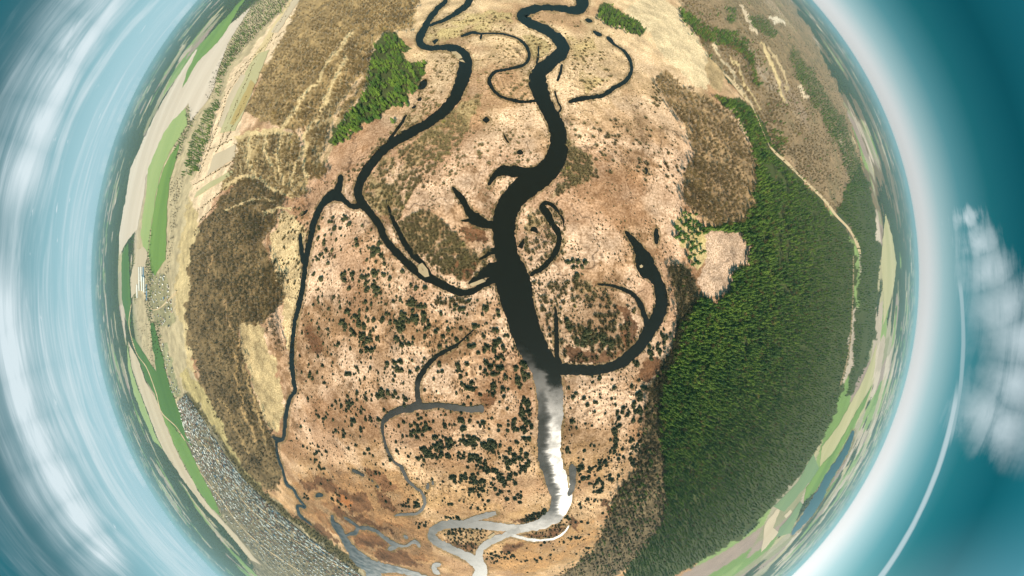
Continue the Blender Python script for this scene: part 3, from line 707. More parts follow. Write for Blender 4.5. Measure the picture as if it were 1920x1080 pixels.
    # old scroll bars: curved ridges and swales left by the moving bends
    for cx, cy, lam, poly in ((1128, 612, 9, SCRUB_OX), (850, 400, 10, SCRUB_M), (880, 930, 13, [(770, 830), (860, 800), (960, 820), (995, 900), (960, 950), (860, 960), (790, 930)]), (930, 130, 9, [(870, 70), (980, 90), (985, 120), (930, 130), (890, 140)]), (965, 150, 8, [(930, 145), (1000, 140), (1000, 185), (960, 182), (930, 165)]), (1100, 120, 9, [(1060, 60), (1150, 90), (1170, 130), (1130, 170), (1070, 170)]), (760, 320, 11, SCRUB_W), (840, 1010, 7, SCRUB_B), (900, 700, 16, [(800, 580), (930, 580), (990, 700), (960, 740), (800, 740)]), (1150, 850, 13, [(1070, 720), (1200, 720), (1200, 900), (1090, 1000), (1080, 900)])):
        mm = inside(wp, poly)
        rr_ = np.hypot(wp[mm, 0] - cx, wp[mm, 1] - cy)
        k_ = np.clip(np.sin(rr_ / lam * 6.283 + 3 * n_bed[mm]) * .5 + .5, 0, 1)**2
        col[mm] *= (1.12 - .5 * k_ * np.clip(n_mid[mm] * 1.6 - .2, 0, 1))[:, None]
    for pts, wdt, c in GLADES:
        for (x1, y1), (x2, y2) in zip(pts[:-1], pts[1:]):
            bb = (x > min(x1, x2) - 12) & (x < max(x1, x2) + 12) & (y > min(y1, y2) - 12) & (y < max(y1, y2) + 12)
            k = np.nonzero(bb)[0]
            if len(k) == 0: continue
            tt = np.clip(((wf[k, 0] - x1) * (x2 - x1) + (wf[k, 1] - y1) * (y2 - y1)) / ((x2 - x1)**2 + (y2 - y1)**2), 0, 1)
            dd = np.hypot(wf[k, 0] - x1 - tt * (x2 - x1), wf[k, 1] - y1 - tt * (y2 - y1))
            k = k[dd < wdt / 2]
            col[k] = L(*c) * (.6 + .8 * n_mid[k])[:, None]
    for s, c in ((SCRUB_W, (.27, .19, .09)), (SCRUB_M, (.23, .15, .075)), (SCRUB_E, (.24, .17, .085)), (SCRUB_OX, (.25, .145, .08)), (SCRUB_RB, (.27, .185, .09)), (SCRUB_R2, (.27, .17, .09)), (SCRUB_N, (.33, .24, .11)), (SCRUB_N2, (.42, .31, .14)),
                 (SCRUB_BANK, (.36, .25, .14)), (SCRUB_NE, (.40, .28, .13)), (SCRUB_B, (.24, .15, .07)), (SCRUB_B2, (.17, .11, .05)), (SCRUB_B3, (.2, .11, .055))):
        paint(s, c, amt=.9, var=.5, rg=1.1, pat=True)
    for r in REED:
        paint(r, (.15, .068, .032), amt=.92, var=.75, rg=1.0, how=warp_px(wf, 4, 5, 91))
    paint([(640, 925), (660, 940), (655, 955), (638, 945)], (.40, .15, .05), amt=.8)
    for pl_ in (PINE_MAIN, PINE_EAST, PINE_UL, PINE_TOP):
        paint(pl_, (.065, .075, .026), rg=.6)
    for pl_ in (PINE_STRIP, PINE_A, PINE_B, PINE_B2):
        paint(pl_, (.08, .085, .03), rg=.6, amt=.9, pat=True)
    paint(YOUNG, (.50, .36, .17), rg=.8)
    paint(CLEARING, (.46, .30, .20), var=.55, rg=1.2)
    paint([(1298, 428), (1320, 438), (1310, 470), (1290, 468)], (.5, .38, .15), amt=.6)
    paint(VILLAGE, (.19, .155, .095), var=.8, rg=1.0); paint(VILLAGE2, (.28, .24, .13), var=.4); paint(VILLAGE3, (.28, .26, .14), var=.4)
    paint(EDGE_TREES, (.12, .095, .04))
    # thin darker creeks and animal tracks winding through the sedge
    cr = np.abs(fbm(gx / 70 + 9, gy / 70, 77, 4) - .5)
    mk = (cr < .006) & (d < 420) & (n_big > .45)
    col[mk] *= .45
    # wet mud and reeds along every water's edge
    nw = near_water(px) & (fbm(gx / 14, gy / 14, 19, 3) > .40)
    col[nw] = col[nw] * .35 + L(.17, .115, .05) * .65
    rough[nw] = 1.1
    z = np.where(d < 700, (n_fine - 1.0) * .7, -0.4 - np.minimum(d, 20000) * 2e-5)
    v = np.column_stack([g, z])
    nr = len(rr)
    i = np.arange(nr - 1)[:, None] * ns; j = np.arange(ns)[None]; j2 = (j + 1) % ns
    f = np.stack([i + j, i + ns + j, i + ns + j2, i + j2], 2).reshape(-1, 4)[:, ::-1]
    me = bpy.data.meshes.new('ground')
    me.vertices.add(len(v)); me.vertices.foreach_set('co', v.astype(np.float32).ravel())
    me.loops.add(f.size); me.loops.foreach_set('vertex_index', f.astype(np.int32).ravel())
    me.polygons.add(len(f)); me.polygons.foreach_set('loop_start', (np.arange(len(f)) * 4).astype(np.int32))
    me.polygons.foreach_set('use_smooth', np.ones(len(f), bool))
    ca = me.attributes.new('col', 'FLOAT_COLOR', 'POINT')
    ca.data.foreach_set('color', np.column_stack([np.clip(col, 0, .9), rough]).astype(np.float32).ravel())
    me.materials.append(M_GROUND)
    me.update(calc_edges=True); me.validate()
    tag(obj('ground', me), 'tan marsh, scrub floor and far farmland stretching out to the horizon', 'ground', kind='structure')


build_ground()

# ------------------------------------------------------------------ water
WLAB = {'main': 'broad dark river winding from top to bottom through the marsh, white with sun glitter below', 'left': 'narrower dark river curving down the left and joining the broad river at the middle', 'thin': 'thin dark channel running down beside the bare wood on the left',
        'oxbow_r': 'wide black oxbow lake curling right of the river round brown reeds', 'ox_n': 'thin S-shaped oxbow left of the upper river', 'ox_e': 'thin C-shaped oxbow right of the upper river', 'loop_r': 'small closed hook-shaped oxbow just right of the river', 'sw': 'thin hook-shaped stream across the left marsh',
        'sw_arm': 'short pale side arm with bright water off the hook-shaped stream', 'delta': 'pale blue braided channel in the rust-brown reeds at the lower left', 'cove': 'forked dark cove on the left bank under the upper bend', 'far_lake': 'long teal lake among fields near the right horizon',
        'second': 'slim dark channel parallel to the left river', 'oxbow_in': 'thin inner arm of the wide black oxbow', 'left_b': 'second blue branch of the left river at the top edge', 'loop': 'bright straight strand beside the silver river loop at the bottom', 'spur': 'bright blunt spur above the silver river loop'}
wi = 0
for k, (nm, q, a, b, hw) in RIB.items():
    wi += 1
    zz = 0.05 + wi * 0.006 if nm != 'far_river' else 1.2
    lat = [0.0, 0.18, 0.36, 0.54, 0.72, 0.86, 1.0] if k in ('main', 'left') else [0.0, 0.5, 1.0]
    rows = [ground_at(a * (1 - t) + b * t, zz) for t in lat]       # a = left of travel seen in picture
    n = len(q); c = len(lat)
    v = np.concatenate([np.column_stack([r, np.full(n, zz)]) for r in rows])
    f = [(j * n + i, j * n + i + 1, (j + 1) * n + i + 1, (j + 1) * n + i) for j in range(c - 1) for i in range(n - 1)]
    me = mesh_of(nm, v, f, M_WATER)
    if sum(p.normal.z for p in me.polygons) < 0:
        me.flip_normals()
    at = me.attributes.new('lat', 'FLOAT', 'POINT')
    side = np.repeat(lat, n)
    vals = side if k == 'main' else np.full(len(side), -0.2 if k.startswith(('delta', 'pond', 'sw', 'cres', 'thin', 'loop', 'spur')) and k != 'loop_r' else 1.0)
    pxv = np.concatenate([a * (1 - t) + b * t for t in lat])
    ru = np.clip((pxv[:, 1] - 625 + 90 * (fbm(pxv[:, 0] / 14, pxv[:, 1] / 30, 51, 4) - .5)) / 150, 0.0, 1.0)
    if k == 'main' and ((a - b)[:, 0].mean() > 0):
        vals = 1.0 - vals
    if k == 'main':
        down = np.clip((pxv[:, 1] - 955) / 25, 0, 1)
        vals = vals * (1 - down) - .2 * down; ru = ru * (1 - .33 * down)
    elif vals[0] < 0:
        ru = ru * .74
    if k == 'sidepool':
        vals = vals * .15
    ra = me.attributes.new('ruffle', 'FLOAT', 'POINT'); ra.data.foreach_set('value', ru.astype(np.float32))
    at.data.foreach_set('value', np.asarray(vals, np.float32))
    o = obj('river' if nm == 'far_river' else nm, me)
    lab = WLAB.get(k)
    what = {'river': 'river', 'pond': 'pond', 'oxbow_lake': 'oxbow', 'far_river': 'lake'}[nm]
    tag(o, lab or {'river': 'small dark side channel in the pale marsh', 'pond': 'small dark pond in the tan marsh grass', 'oxbow_lake': 'short dark oxbow arm beside the thin channel'}.get(nm), what, group=None if lab else 'small side waters of the marsh', kind='structure')


def flat_poly(name, poly, z, mat, label, cat, step=4.0, jit=0.8, seed=1, smooth=True):
    P = np.asarray(poly, float)
    q = []
    for p1, p2 in zip(P, np.roll(P, -1, 0)):
        n = max(1, int(np.hypot(*(p2 - p1)) / step))
        q.append(p1 + (p2 - p1) * (np.arange(n) / n)[:, None])
    q = np.vstack(q)
    q = warp_px(q, jit, 9, seed)
    g = ground_at(q, z)
    tri = tessellate_polygon([[Vector((x, y, 0)) for x, y in g]])
    me = mesh_of(name, np.column_stack([g, np.full(len(g), z)]), tri, mat)
    if sum(p.normal.z * p.area for p in me.polygons) < 0:
        me.flip_normals()
    return tag(obj(name, me), label, cat, kind='structure')


M_SAND = field_mat('pale_sand', (.36, .26, .15), (.46, .34, .2), 0, 6, .05, .1)
for i, s in enumerate(SANDBARS):
    flat_poly('sandbank', s, 0.75, M_SAND, 'small pale reed bank lying in the dark water', 'sandbank', 2.0, 0.6, 80 + i)

# ------------------------------------------------------------------ fields
G1 = field_mat('young_corn', (.10, .18, .04), (.17, .265, .06), .4)
G2 = field_mat('winter_crop', (.055, .12, .028), (.085, .165, .035), .9)
G3 = field_mat('pale_crop', (.24, .31, .11), (.32, .37, .14), .5)
BE = field_mat('ploughed_soil', (.50, .395, .30), (.62, .51, .41), .2, 25, .0025, .12)
BE2 = field_mat('stubble', (.43, .33, .22), (.54, .43, .30), .2)
ST = field_mat('straw_meadow', (.52, .385, .20), (.64, .49, .28), 1.0, 20, .006, .2)
BR = field_mat('brown_fallow', (.34, .24, .10), (.42, .31, .12), 1.1)
GT = field_mat('spring_grass', (.34, .31, .15), (.47, .40, .23), .3)
TE = field_mat('dim_crop', (.12, .19, .10), (.2, .26, .12), .3)
FIELDS = [
    ([(473, 10), (450, 45), (427, 83), (408, 135), (400, 167), (390, 187), (375, 205), (357, 228), (353, 193), (337, 213), (307, 260), (287, 300), (273, 333), (270, 362), (263, 400), (257, 430), (240, 450), (223, 480), (223, 443), (230, 400), (238, 360), (243, 320), (270, 260), (303, 193), (340, 133), (367, 93), (385, 95), (420, 55)], BE, 'long pale ploughed field curving along the left horizon', .5),
    ([(462, -4), (447, 17), (427, 53), (408, 80), (390, 97), (372, 115), (363, 127), (350, 152), (341, 165), (350, 135), (361, 112), (373, 88), (395, 62), (413, 43), (435, 20), (450, 2)], G1, 'slim green field at the top of the long pale field', .7),
    ([(347, 203), (352, 233), (333, 263), (317, 287), (303, 320), (293, 360), (283, 427), (277, 473), (268, 462), (264, 440), (267, 410), (275, 360), (277, 317), (293, 280), (307, 250), (320, 230)], G3, 'tapering light green field between pale soil and bright crop', .7),
    ([(337, 267), (330, 300), (317, 345), (313, 390), (312, 427), (310, 487), (290, 517), (283, 507), (279, 473), (284, 427), (294, 360), (304, 322), (320, 290)], G1, 'vivid green field above the small farm', .8),
    ([(243, 520), (245, 560), (244, 625), (262, 650), (280, 678), (293, 697), (285, 640), (281, 607), (288, 605), (300, 650), (310, 693), (318, 720), (333, 763), (360, 837), (347, 823), (325, 800), (303, 773), (290, 740), (273, 712), (257, 665), (240, 613), (228, 560), (228, 480), (240, 455)], G2, 'dark green wedge-shaped field beside the village rows', .7),
    ([(303, 774), (317, 790), (347, 826), (377, 888), (400, 932), (414, 968), (395, 952), (377, 927), (350, 880), (326, 832)], G1, 'green stripe of field along the outer village edge', .8),
    ([(238, 640), (246, 690), (256, 722), (270, 757), (290, 812), (304, 842), (287, 825), (267, 780), (250, 735), (240, 690)], G3, 'thin pale green strip field near the left horizon', .7),
    ([(256, 668), (273, 715), (292, 745), (303, 776), (326, 834), (350, 882), (377, 929), (400, 958), (440, 1000), (490, 1060), (470, 1050), (420, 990), (377, 945), (340, 895), (305, 842), (291, 811), (271, 756), (258, 722), (247, 690), (240, 640)], BE2, 'narrow beige strip field running down the left rim', .6),
    ([(258, 470), (268, 462), (277, 475), (272, 500), (258, 545), (246, 560), (244, 520), (252, 490)], BE2, 'pale field just above the farm barns', .9),
    ([(545, -4), (556, -4), (515, 60), (490, 105), (470, 135), (455, 150), (470, 115), (500, 65)], ST, 'straw strip field under the upper left wood', .5),
    ([(484, 100), (505, 92), (492, 125), (478, 160), (455, 215), (440, 245), (412, 250), (430, 205), (445, 165), (465, 125)], GT, 'greenish strip field inside the straw fields', .6),
    ([(470, 150), (478, 158), (458, 205), (438, 235), (430, 232), (448, 195)], BR, 'rust-brown strip inside the greenish strip field', .8),
    ([(365, 372), (395, 352), (438, 326), (434, 318), (392, 343), (368, 360)], GT, 'short greenish strip crossing the straw fields', .5),
    ([(388, 330), (440, 297), (443, 270), (400, 292)], BE2, 'pale tan strip crossing the straw fields', .5),
    ([(520, 62), (545, 25), (562, 0), (552, -6), (530, 28), (508, 60)], BE2, 'pale narrow strip along the straw fields near the top', .6),
    ([(415, 240), (440, 180), (462, 140), (452, 140), (430, 175), (408, 235)], BE2, 'pale narrow strip beside the greenish strip field', .6),
    ([(1660, 400), (1673, 443), (1681, 493), (1675, 547), (1664, 587), (1655, 610), (1657, 560), (1652, 493), (1656, 443)], GT, 'yellow-green field beyond the pine forest at the right', .6),
    ([(1612, 725), (1590, 765), (1574, 795), (1541, 838), (1537, 880), (1543, 867), (1560, 850), (1583, 812), (1606, 770), (1634, 722), (1640, 690), (1645, 640), (1632, 680)], GT, 'yellow-green belt of field below the pine forest edge', .6),
    ([(1637, 720), (1620, 763), (1600, 800), (1580, 835), (1560, 870), (1530, 920), (1507, 942), (1512, 913), (1543, 868), (1562, 851), (1584, 813), (1607, 771), (1634, 724)], G1, 'light green field on the near shore of the far lake', .7),
    ([(1457, 953), (1462, 956), (1450, 990), (1460, 998), (1427, 1037), (1432, 1000), (1433, 985)], BE2, 'sandy tan field beyond the lower right pines', .7),
    ([(1482, 955), (1485, 960), (1474, 972), (1470, 968)], BE2, 'small tan patch field near the far lake', .8),
    ([(1500, 940), (1505, 945), (1483, 1000), (1455, 1008), (1462, 990), (1480, 970)], TE, 'dim grey-green field before the far lake', .5),
    ([(1525, 850), (1538, 882), (1510, 913), (1470, 960), (1450, 950), (1495, 905)], TE, 'grey-green meadow along the forest edge at lower right', .4),
]
for i, (poly, mt, lab, zf) in enumerate(FIELDS):
    flat_poly('field', poly, zf + i * 0.017, mt, lab, 'field', 4.0, 1.6, 200 + i)

# ------------------------------------------------------------------ tracks
M_TRACK = field_mat('sand_track', (.48, .345, .19), (.62, .46, .28), 0, 5, .03, .2)


def ribbon(name, pts, z, mat, label, cat):
    q = resample(pts, 3.0)
    tan = np.gradient(q[:, :2], axis=0); tan /= np.maximum(np.hypot(tan[:, 0], tan[:, 1]), 1e-6)[:, None]
    nr = np.stack([-tan[:, 1], tan[:, 0]], 1); s = np.arange(len(q)) * 3.0
    j1 = (fbm(s / 9, s * 0, 5, 2) - .5) * .8
    a = ground_at(q[:, :2] + nr * (q[:, 2] / 2 + j1)[:, None], z); b = ground_at(q[:, :2] - nr * (q[:, 2] / 2 + j1)[:, None], z)
    n = len(q)
    v = np.column_stack([np.vstack([a, b]), np.full(2 * n, z)])
    me = mesh_of(name, v, [(i, i + 1, n + i + 1, n + i) for i in range(n - 1)], mat)
    if sum(p.normal.z for p in me.polygons) < 0:
        me.flip_normals()
    return tag(obj(name, me), label, cat, kind='structure')


ribbon('sand_track', [(1355, 135, 2.7), (1367, 147, 4.1), (1380, 162, 5.4), (1393, 177, 6.8), (1403, 190, 4.1), (1413, 205, 2.0), (1430, 245, 2.0), (1443, 273, 2.7), (1456, 288, 4.8), (1470, 300, 5.4), (1487, 317, 4.1), (1503, 333, 3.4), (1527, 356, 4.1), (1550, 380, 4.8), (1567, 403, 4.1), (1590, 427, 4.1), (1602, 446, 4.8), (1609, 462, 6.1), (1613, 476, 3.4)], .6, M_TRACK, 'pale sandy track cutting through the pine forest at the right', 'track')
ribbon('forest_ride', [(1600, 480, 2.5), (1600, 540, 2.5), (1597, 600, 2.5), (1593, 650, 3), (1585, 690, 3), (1575, 725, 3)], .5, field_mat('ride', (.22, .16, .09), (.3, .22, .12)), 'narrow brown ride along the outer side of the pine forest', 'forest ride')
ribbon('dirt_road', [(347, 826, 1.6), (330, 800, 1.4), (303, 773, 1.4), (292, 735, 1.4), (275, 690, 1.2), (255, 660, 1.2), (242, 610, 1.2), (246, 570, 1.2)], 1.2, M_TRACK, 'pale dirt road crossing the dark green field towards the village', 'road')
ribbon('village_road', [(268, 548, 2), (275, 560, 2), (285, 580, 2), (300, 577, 2), (316, 562, 3), (325, 553, 4), (330, 545, 3)], 1.4, M_TRACK, 'pale road bending from the farm through the small hamlet', 'road')
for pts in ([(350, 800, 1.3), (380, 832, 1.3), (415, 872, 1.3), (455, 925, 1.3), (510, 970, 1.3), (570, 1010, 1.3), (640, 1052, 1.3)], [(362, 838, 1.2), (385, 860, 1.2), (425, 900, 1.2), (470, 955, 1.2), (530, 1000, 1.2), (590, 1035, 1.2), (640, 1065, 1.2)], [(375, 885, 1.2), (410, 930, 1.2), (450, 985, 1.2), (500, 1030, 1.2), (560, 1070, 1.2)]):
    ribbon('village_street', pts, 1.3, M_TRACK, 'pale street between rows of village houses at the lower left', 'street')


# ------------------------------------------------------------------ plants: shapes
def quads(c, n, size, asp=1.0, rng=RNG):
    """small leaf faces: centres c, facing n"""
    N = len(c)
    n = n / np.maximum(np.linalg.norm(n, axis=1), 1e-6)[:, None]
    r = rng.normal(size=(N, 3))
    u = np.cross(n, r); u /= np.maximum(np.linalg.norm(u, axis=1), 1e-6)[:, None]
    v = np.cross(n, u)
    s = (size * rng.uniform(.6, 1.3, N))[:, None]
    p = np.stack([c - u * s, c - v * s * asp, c + u * s, c + v * s * asp * .8], 1).reshape(-1, 3)
    return p, np.arange(N * 4).reshape(-1, 4)


def tube(p0, p1, r0, r1, k=5):
    p0, p1 = np.array(p0, float), np.array(p1, float)
    d = p1 - p0; d /= np.linalg.norm(d)
    a = np.cross(d, [0.3, 0.9, 0.2]); a /= np.linalg.norm(a); b = np.cross(d, a)
    t = np.arange(k) / k * 2 * math.pi
    ring = np.cos(t)[:, None] * a + np.sin(t)[:, None] * b
    v = np.vstack([p0 + ring * r0, p1 + ring * r1])
    f = [(i, (i + 1) % k, k + (i + 1) % k, k + i) for i in range(k)] + [tuple(range(k, 2 * k))]
    return v, f


def join(parts):
    V, F, o = [], [], 0
    for v, f in parts:
        V.append(np.asarray(v)); F += [tuple(int(i) + o for i in q) for q in f]; o += len(v)
    return np.vstack(V), F


def pine_crown(seed, hgt=11.5, rad=2.5):
    r = np.random.default_rng(seed)
    c, nn = [], []
    tiers = 7
    for t in range(tiers):
        h = hgt * (.38 + .60 * t / (tiers - 1))
        R = rad * (1 - .80 * (t / (tiers - 1))**2.4) * r.uniform(.85, 1.15)
        nb = max(3, int(9 - t))
        a0 = r.uniform(0, 6.28)
        for b in range(nb):
            a = a0 + b / nb * 6.283 + r.uniform(-.3, .3); Rb = R * r.uniform(.65, 1.15)
            for s in (.45, .75, 1.0):
                c.append((math.cos(a) * Rb * s, math.sin(a) * Rb * s, h - .12 * Rb * s + r.uniform(-.3, .3)))
                nn.append((math.cos(a) * .55 + r.normal() * .35, math.sin(a) * .55 + r.normal() * .35, .8 + r.normal() * .25))
    return quads(np.array(c), np.array(nn), .74, .8, r)


def bare_crown(seed, hgt=15.0, rad=3.0, n=150):
    r = np.random.default_rng(seed)
    parts = []
    tips = []
    for i in range(9):
        a = i / 9 * 6.28 + r.uniform(-.3, .3); el_ = r.uniform(.5, 1.2); L_ = rad * r.uniform(.9, 1.25)
        p0 = np.array([0, 0, hgt * r.uniform(.40, .62)]); p1 = p0 + np.array([math.cos(a) * math.cos(el_), math.sin(a) * math.cos(el_), math.sin(el_) * 1.5]) * L_ * 1.25
        parts.append(tube(p0, p1, .09, .03, 3)); tips.append((p0, p1))
    ct, dr = [], []
    for i in range(n):
        p0, p1 = tips[r.integers(len(tips))]
        q = p0 + (p1 - p0) * r.uniform(.35, 1.05) + r.normal(size=3) * np.array([.65, .65, .5])
        ct.append(q); d = (p1 - p0) / np.linalg.norm(p1 - p0) + r.normal(size=3) * .7; dr.append(d / np.linalg.norm(d))
    ct, dr = np.array(ct), np.array(dr)
    sd = np.cross(dr, r.normal(size=(n, 3))); sd /= np.linalg.norm(sd, axis=1)[:, None]
    ln = r.uniform(.5, 1.15, n)[:, None]; wd = r.uniform(.09, .2, n)[:, None]
    v = np.stack([ct - dr * ln - sd * wd, ct + dr * ln * 1.1, ct - dr * ln + sd * wd], 1).reshape(-1, 3)
    parts.append((v, np.arange(n * 3).reshape(-1, 3)))
    return join(parts)


def bush_crown(seed, n=190, size=.2, flat=.85):
    r = np.random.default_rng(seed)
    lob = [(r.uniform(-.42, .42), r.uniform(-.42, .42), r.uniform(.55, .75)) for _ in range(5)] + [(0, 0, .85)]
    c, nn = [], []
    for i in range(n):
        lx, ly, lr = lob[r.integers(len(lob))]
        u = r.normal(size=3); u[2] = abs(u[2]); u /= np.linalg.norm(u)
        p = np.array([lx, ly, .12]) + u * lr * r.uniform(.75, 1.02) * np.array([.8, .8, flat * 1.15])
        c.append(p); nn.append(u + r.normal(size=3) * .4)
    return quads(np.array(c), np.array(nn), size, .85, r)


def twig_bush(seed, n=140):
    r = np.random.default_rng(seed)
    a = r.uniform(0, 6.283, n); e_ = r.uniform(.35, 1.5, n); L_ = r.uniform(.55, 1.1, n)
    d = np.stack([np.cos(a) * np.cos(e_), np.sin(a) * np.cos(e_), np.sin(e_) * .9], 1)
    p1 = d * L_[:, None]; p0 = d * (L_ * r.uniform(.1, .5, n))[:, None]
    sd = np.cross(d, r.normal(size=(n, 3))); sd /= np.linalg.norm(sd, axis=1)[:, None]
    wd = r.uniform(.03, .075, n)[:, None]
    v = np.stack([p0 - sd * wd, p1 + r.normal(size=(n, 3)) * .08, p0 + sd * wd], 1).reshape(-1, 3)
    return v, np.arange(n * 3).reshape(-1, 3)


def stems(seed, k=5, top=.8):
    r = np.random.default_rng(seed)
    return join([tube((0, 0, -.15), (r.uniform(-.35, .35), r.uniform(-.35, .35), top), .05, .02, 4) for _ in range(k)])


def variants(name, fn, mat, k, seed0):
    return [mesh_of(name, *fn(seed0 + i), mat) for i in range(k)]


PINE_C = variants('pine_crown', pine_crown, M_PINE, 4, 10)
YPINE_C = variants('young_pine_crown', lambda s: pine_crown(s, 9.0, 2.6), M_PINE_L, 2, 30)
BARE_C = variants('bare_crown', bare_crown, M_BARE, 4, 50)
DARK_C = variants('dark_crown', bare_crown, M_DARKTREE, 3, 70)
BUSH_C = variants('bush_crown', bush_crown, M_BUSH, 4, 90)
SCRUB_C = variants('scrub_crown', twig_bush, M_SCRUB, 3, 110)
PINE_T = mesh_of('pine_trunk', *tube((0, 0, -.6), (0, 0, 10.8), .26, .06, 6), M_BARK)
YPINE_T = mesh_of('young_pine_trunk', *tube((0, 0, -.6), (0, 0, 8.3), .18, .05, 6), M_BARK)
BARE_T = mesh_of('bare_trunk', *tube((0, 0, -.6), (0, 0, 9.5), .24, .09, 6), M_BIRCH)
DARK_T = mesh_of('dark_trunk', *tube((0, 0, -.6), (0, 0, 9.5), .26, .09, 6), M_BARK)
BUSH_T = mesh_of('bush_stems', *stems(4), M_BARK)
SCRUB_T = mesh_of('scrub_stems', *stems(5, 4, .6), M_BARK)


# ------------------------------------------------------------------ plants: where they stand
def scatter(poly, step, keep=1.0, warp=4.0, seed=0, frame=True, rag=2.5):
    P = np.asarray(poly, float)
    x0, y0, x1, y1 = P[:, 0].min(), P[:, 1].min(), P[:, 0].max(), P[:, 1].max()
    if frame:
        x0, x1, y0, y1 = max(x0, -20), min(x1, 1940), max(y0, -25), min(y1, 1105)
    r = np.random.default_rng(1000 + seed)
    gx, gy = np.meshgrid(np.arange(x0, x1, step), np.arange(y0, y1, step))
    p = np.stack([gx.ravel(), gy.ravel()], 1) + r.uniform(-.75, .75, (gx.size, 2)) * step
    if callable(keep):
        p = p[r.random(len(p)) < keep(p)]
    else:
        p = p[r.random(len(p)) < keep]
    p = p[inside(warp_px(warp_px(p, warp, 18, 40), rag, 7, 61), poly)]
    return off_glades(p[~wet(p)])


def gapped(a, b, sc=26, seed=3):
    """keep-probability from a patchy noise: a where thin, b where thick"""
    return lambda p: a + (b - a) * np.clip((fbm(p[:, 0] / sc, p[:, 1] / sc, seed, 3) - .38) / .22, 0, 1)


SOURCE = {}


def stuff(name, pts, crowns, trunk, scl, zmid, label, cat, seed=0):
    """one object of many plants nobody could count: points on the ground, a plant on each"""
    r = np.random.default_rng(seed + 500)
    objs = []
    which = r.integers(len(crowns), size=len(pts))
    for i, cr in enumerate(crowns):
        m = which == i
        if not m.any():
            continue
        s = np.broadcast_to(scl, (len(pts),))[m] * r.uniform(.75, 1.25, m.sum())
        g = ground_at(pts[m], np.minimum(zmid * s, 60.0))
        me = bpy.data.meshes.new(name)
        me.from_pydata([(float(x), float(y), -0.2) for x, y in g], [], [])
        a = me.attributes.new('scl', 'FLOAT', 'POINT'); a.data.foreach_set('value', s.astype(np.float32))
        a = me.attributes.new('rot', 'FLOAT', 'POINT'); a.data.foreach_set('value', r.uniform(0, 6.283, m.sum()).astype(np.float32))
        o = obj(name, me)
        tree = bpy.data.node_groups.new(name, 'GeometryNodeTree')
        tree.interface.new_socket('Geometry', in_out='INPUT', socket_type='NodeSocketGeometry')
        tree.interface.new_socket('Geometry', in_out='OUTPUT', socket_type='NodeSocketGeometry')
        N_, L_ = tree.nodes, tree.links
        gi, go = N_.new('NodeGroupInput'), N_.new('NodeGroupOutput')
        ip = N_.new('GeometryNodeInstanceOnPoints')
        jn = N_.new('GeometryNodeJoinGeometry')
        for me_src in (cr, trunk):
            if me_src is None or me_src.name not in SOURCE:
                continue
            oi = N_.new('GeometryNodeObjectInfo'); oi.transform_space = 'ORIGINAL'
            oi.inputs['Object'].default_value = SOURCE[me_src.name]
            L_.new(oi.outputs['Geometry'], jn.inputs[0])
        L_.new(gi.outputs[0], ip.inputs['Points']); L_.new(jn.outputs[0], ip.inputs['Instance'])
        for an, sock in (('scl', 'Scale'), ('rot', 'Rotation')):
            na = N_.new('GeometryNodeInputNamedAttribute'); na.data_type = 'FLOAT'; na.inputs['Name'].default_value = an
            if an == 'rot':
                cx = N_.new('ShaderNodeCombineXYZ'); L_.new(na.outputs['Attribute'], cx.inputs[2]); L_.new(cx.outputs[0], ip.inputs[sock])
            else:
                L_.new(na.outputs['Attribute'], ip.inputs[sock])
        L_.new(ip.outputs[0], go.inputs[0])
        md = o.modifiers.new('plants', 'NODES'); md.node_group = tree
        tag(o, label, cat, kind='stuff')
        objs.append(o)
    return objs




PLANTED = []


def plant(name, crowns, trunk, p, s, zmid, label, cat, group, tname='trunk', rng=RNG):
    g = ground_at([p], min(zmid * s, 60.0))[0]
    root = bpy.data.objects.new(name, None)
    COL.objects.link(root)
    root.empty_display_size = 1.0
    root.location = (float(g[0]), float(g[1]), -0.2)
    root.rotation_euler = (0, 0, float(rng.uniform(0, 6.283)))
    root.scale = (s, s, s)
    me = crowns[int(rng.integers(len(crowns)))]
    c = obj('crown', me, root)
    t = obj(tname, trunk, root)
    SOURCE.setdefault(me.name, c); SOURCE.setdefault(trunk.name, t)
    PLANTED.append((root, tuple(p), s, name))
    return tag(root, label, cat, group)


def largest(p, s, n=300):
    """the n that show largest"""
    key = -(px_per_m(p) * s)
    o = np.argsort(key, kind='stable')
    return o[:n], o[n:]


def in_view(p):
    return (p[:, 0] > 0) & (p[:, 0] < 1920) & (p[:, 1] > 0) & (p[:, 1] < 1080)


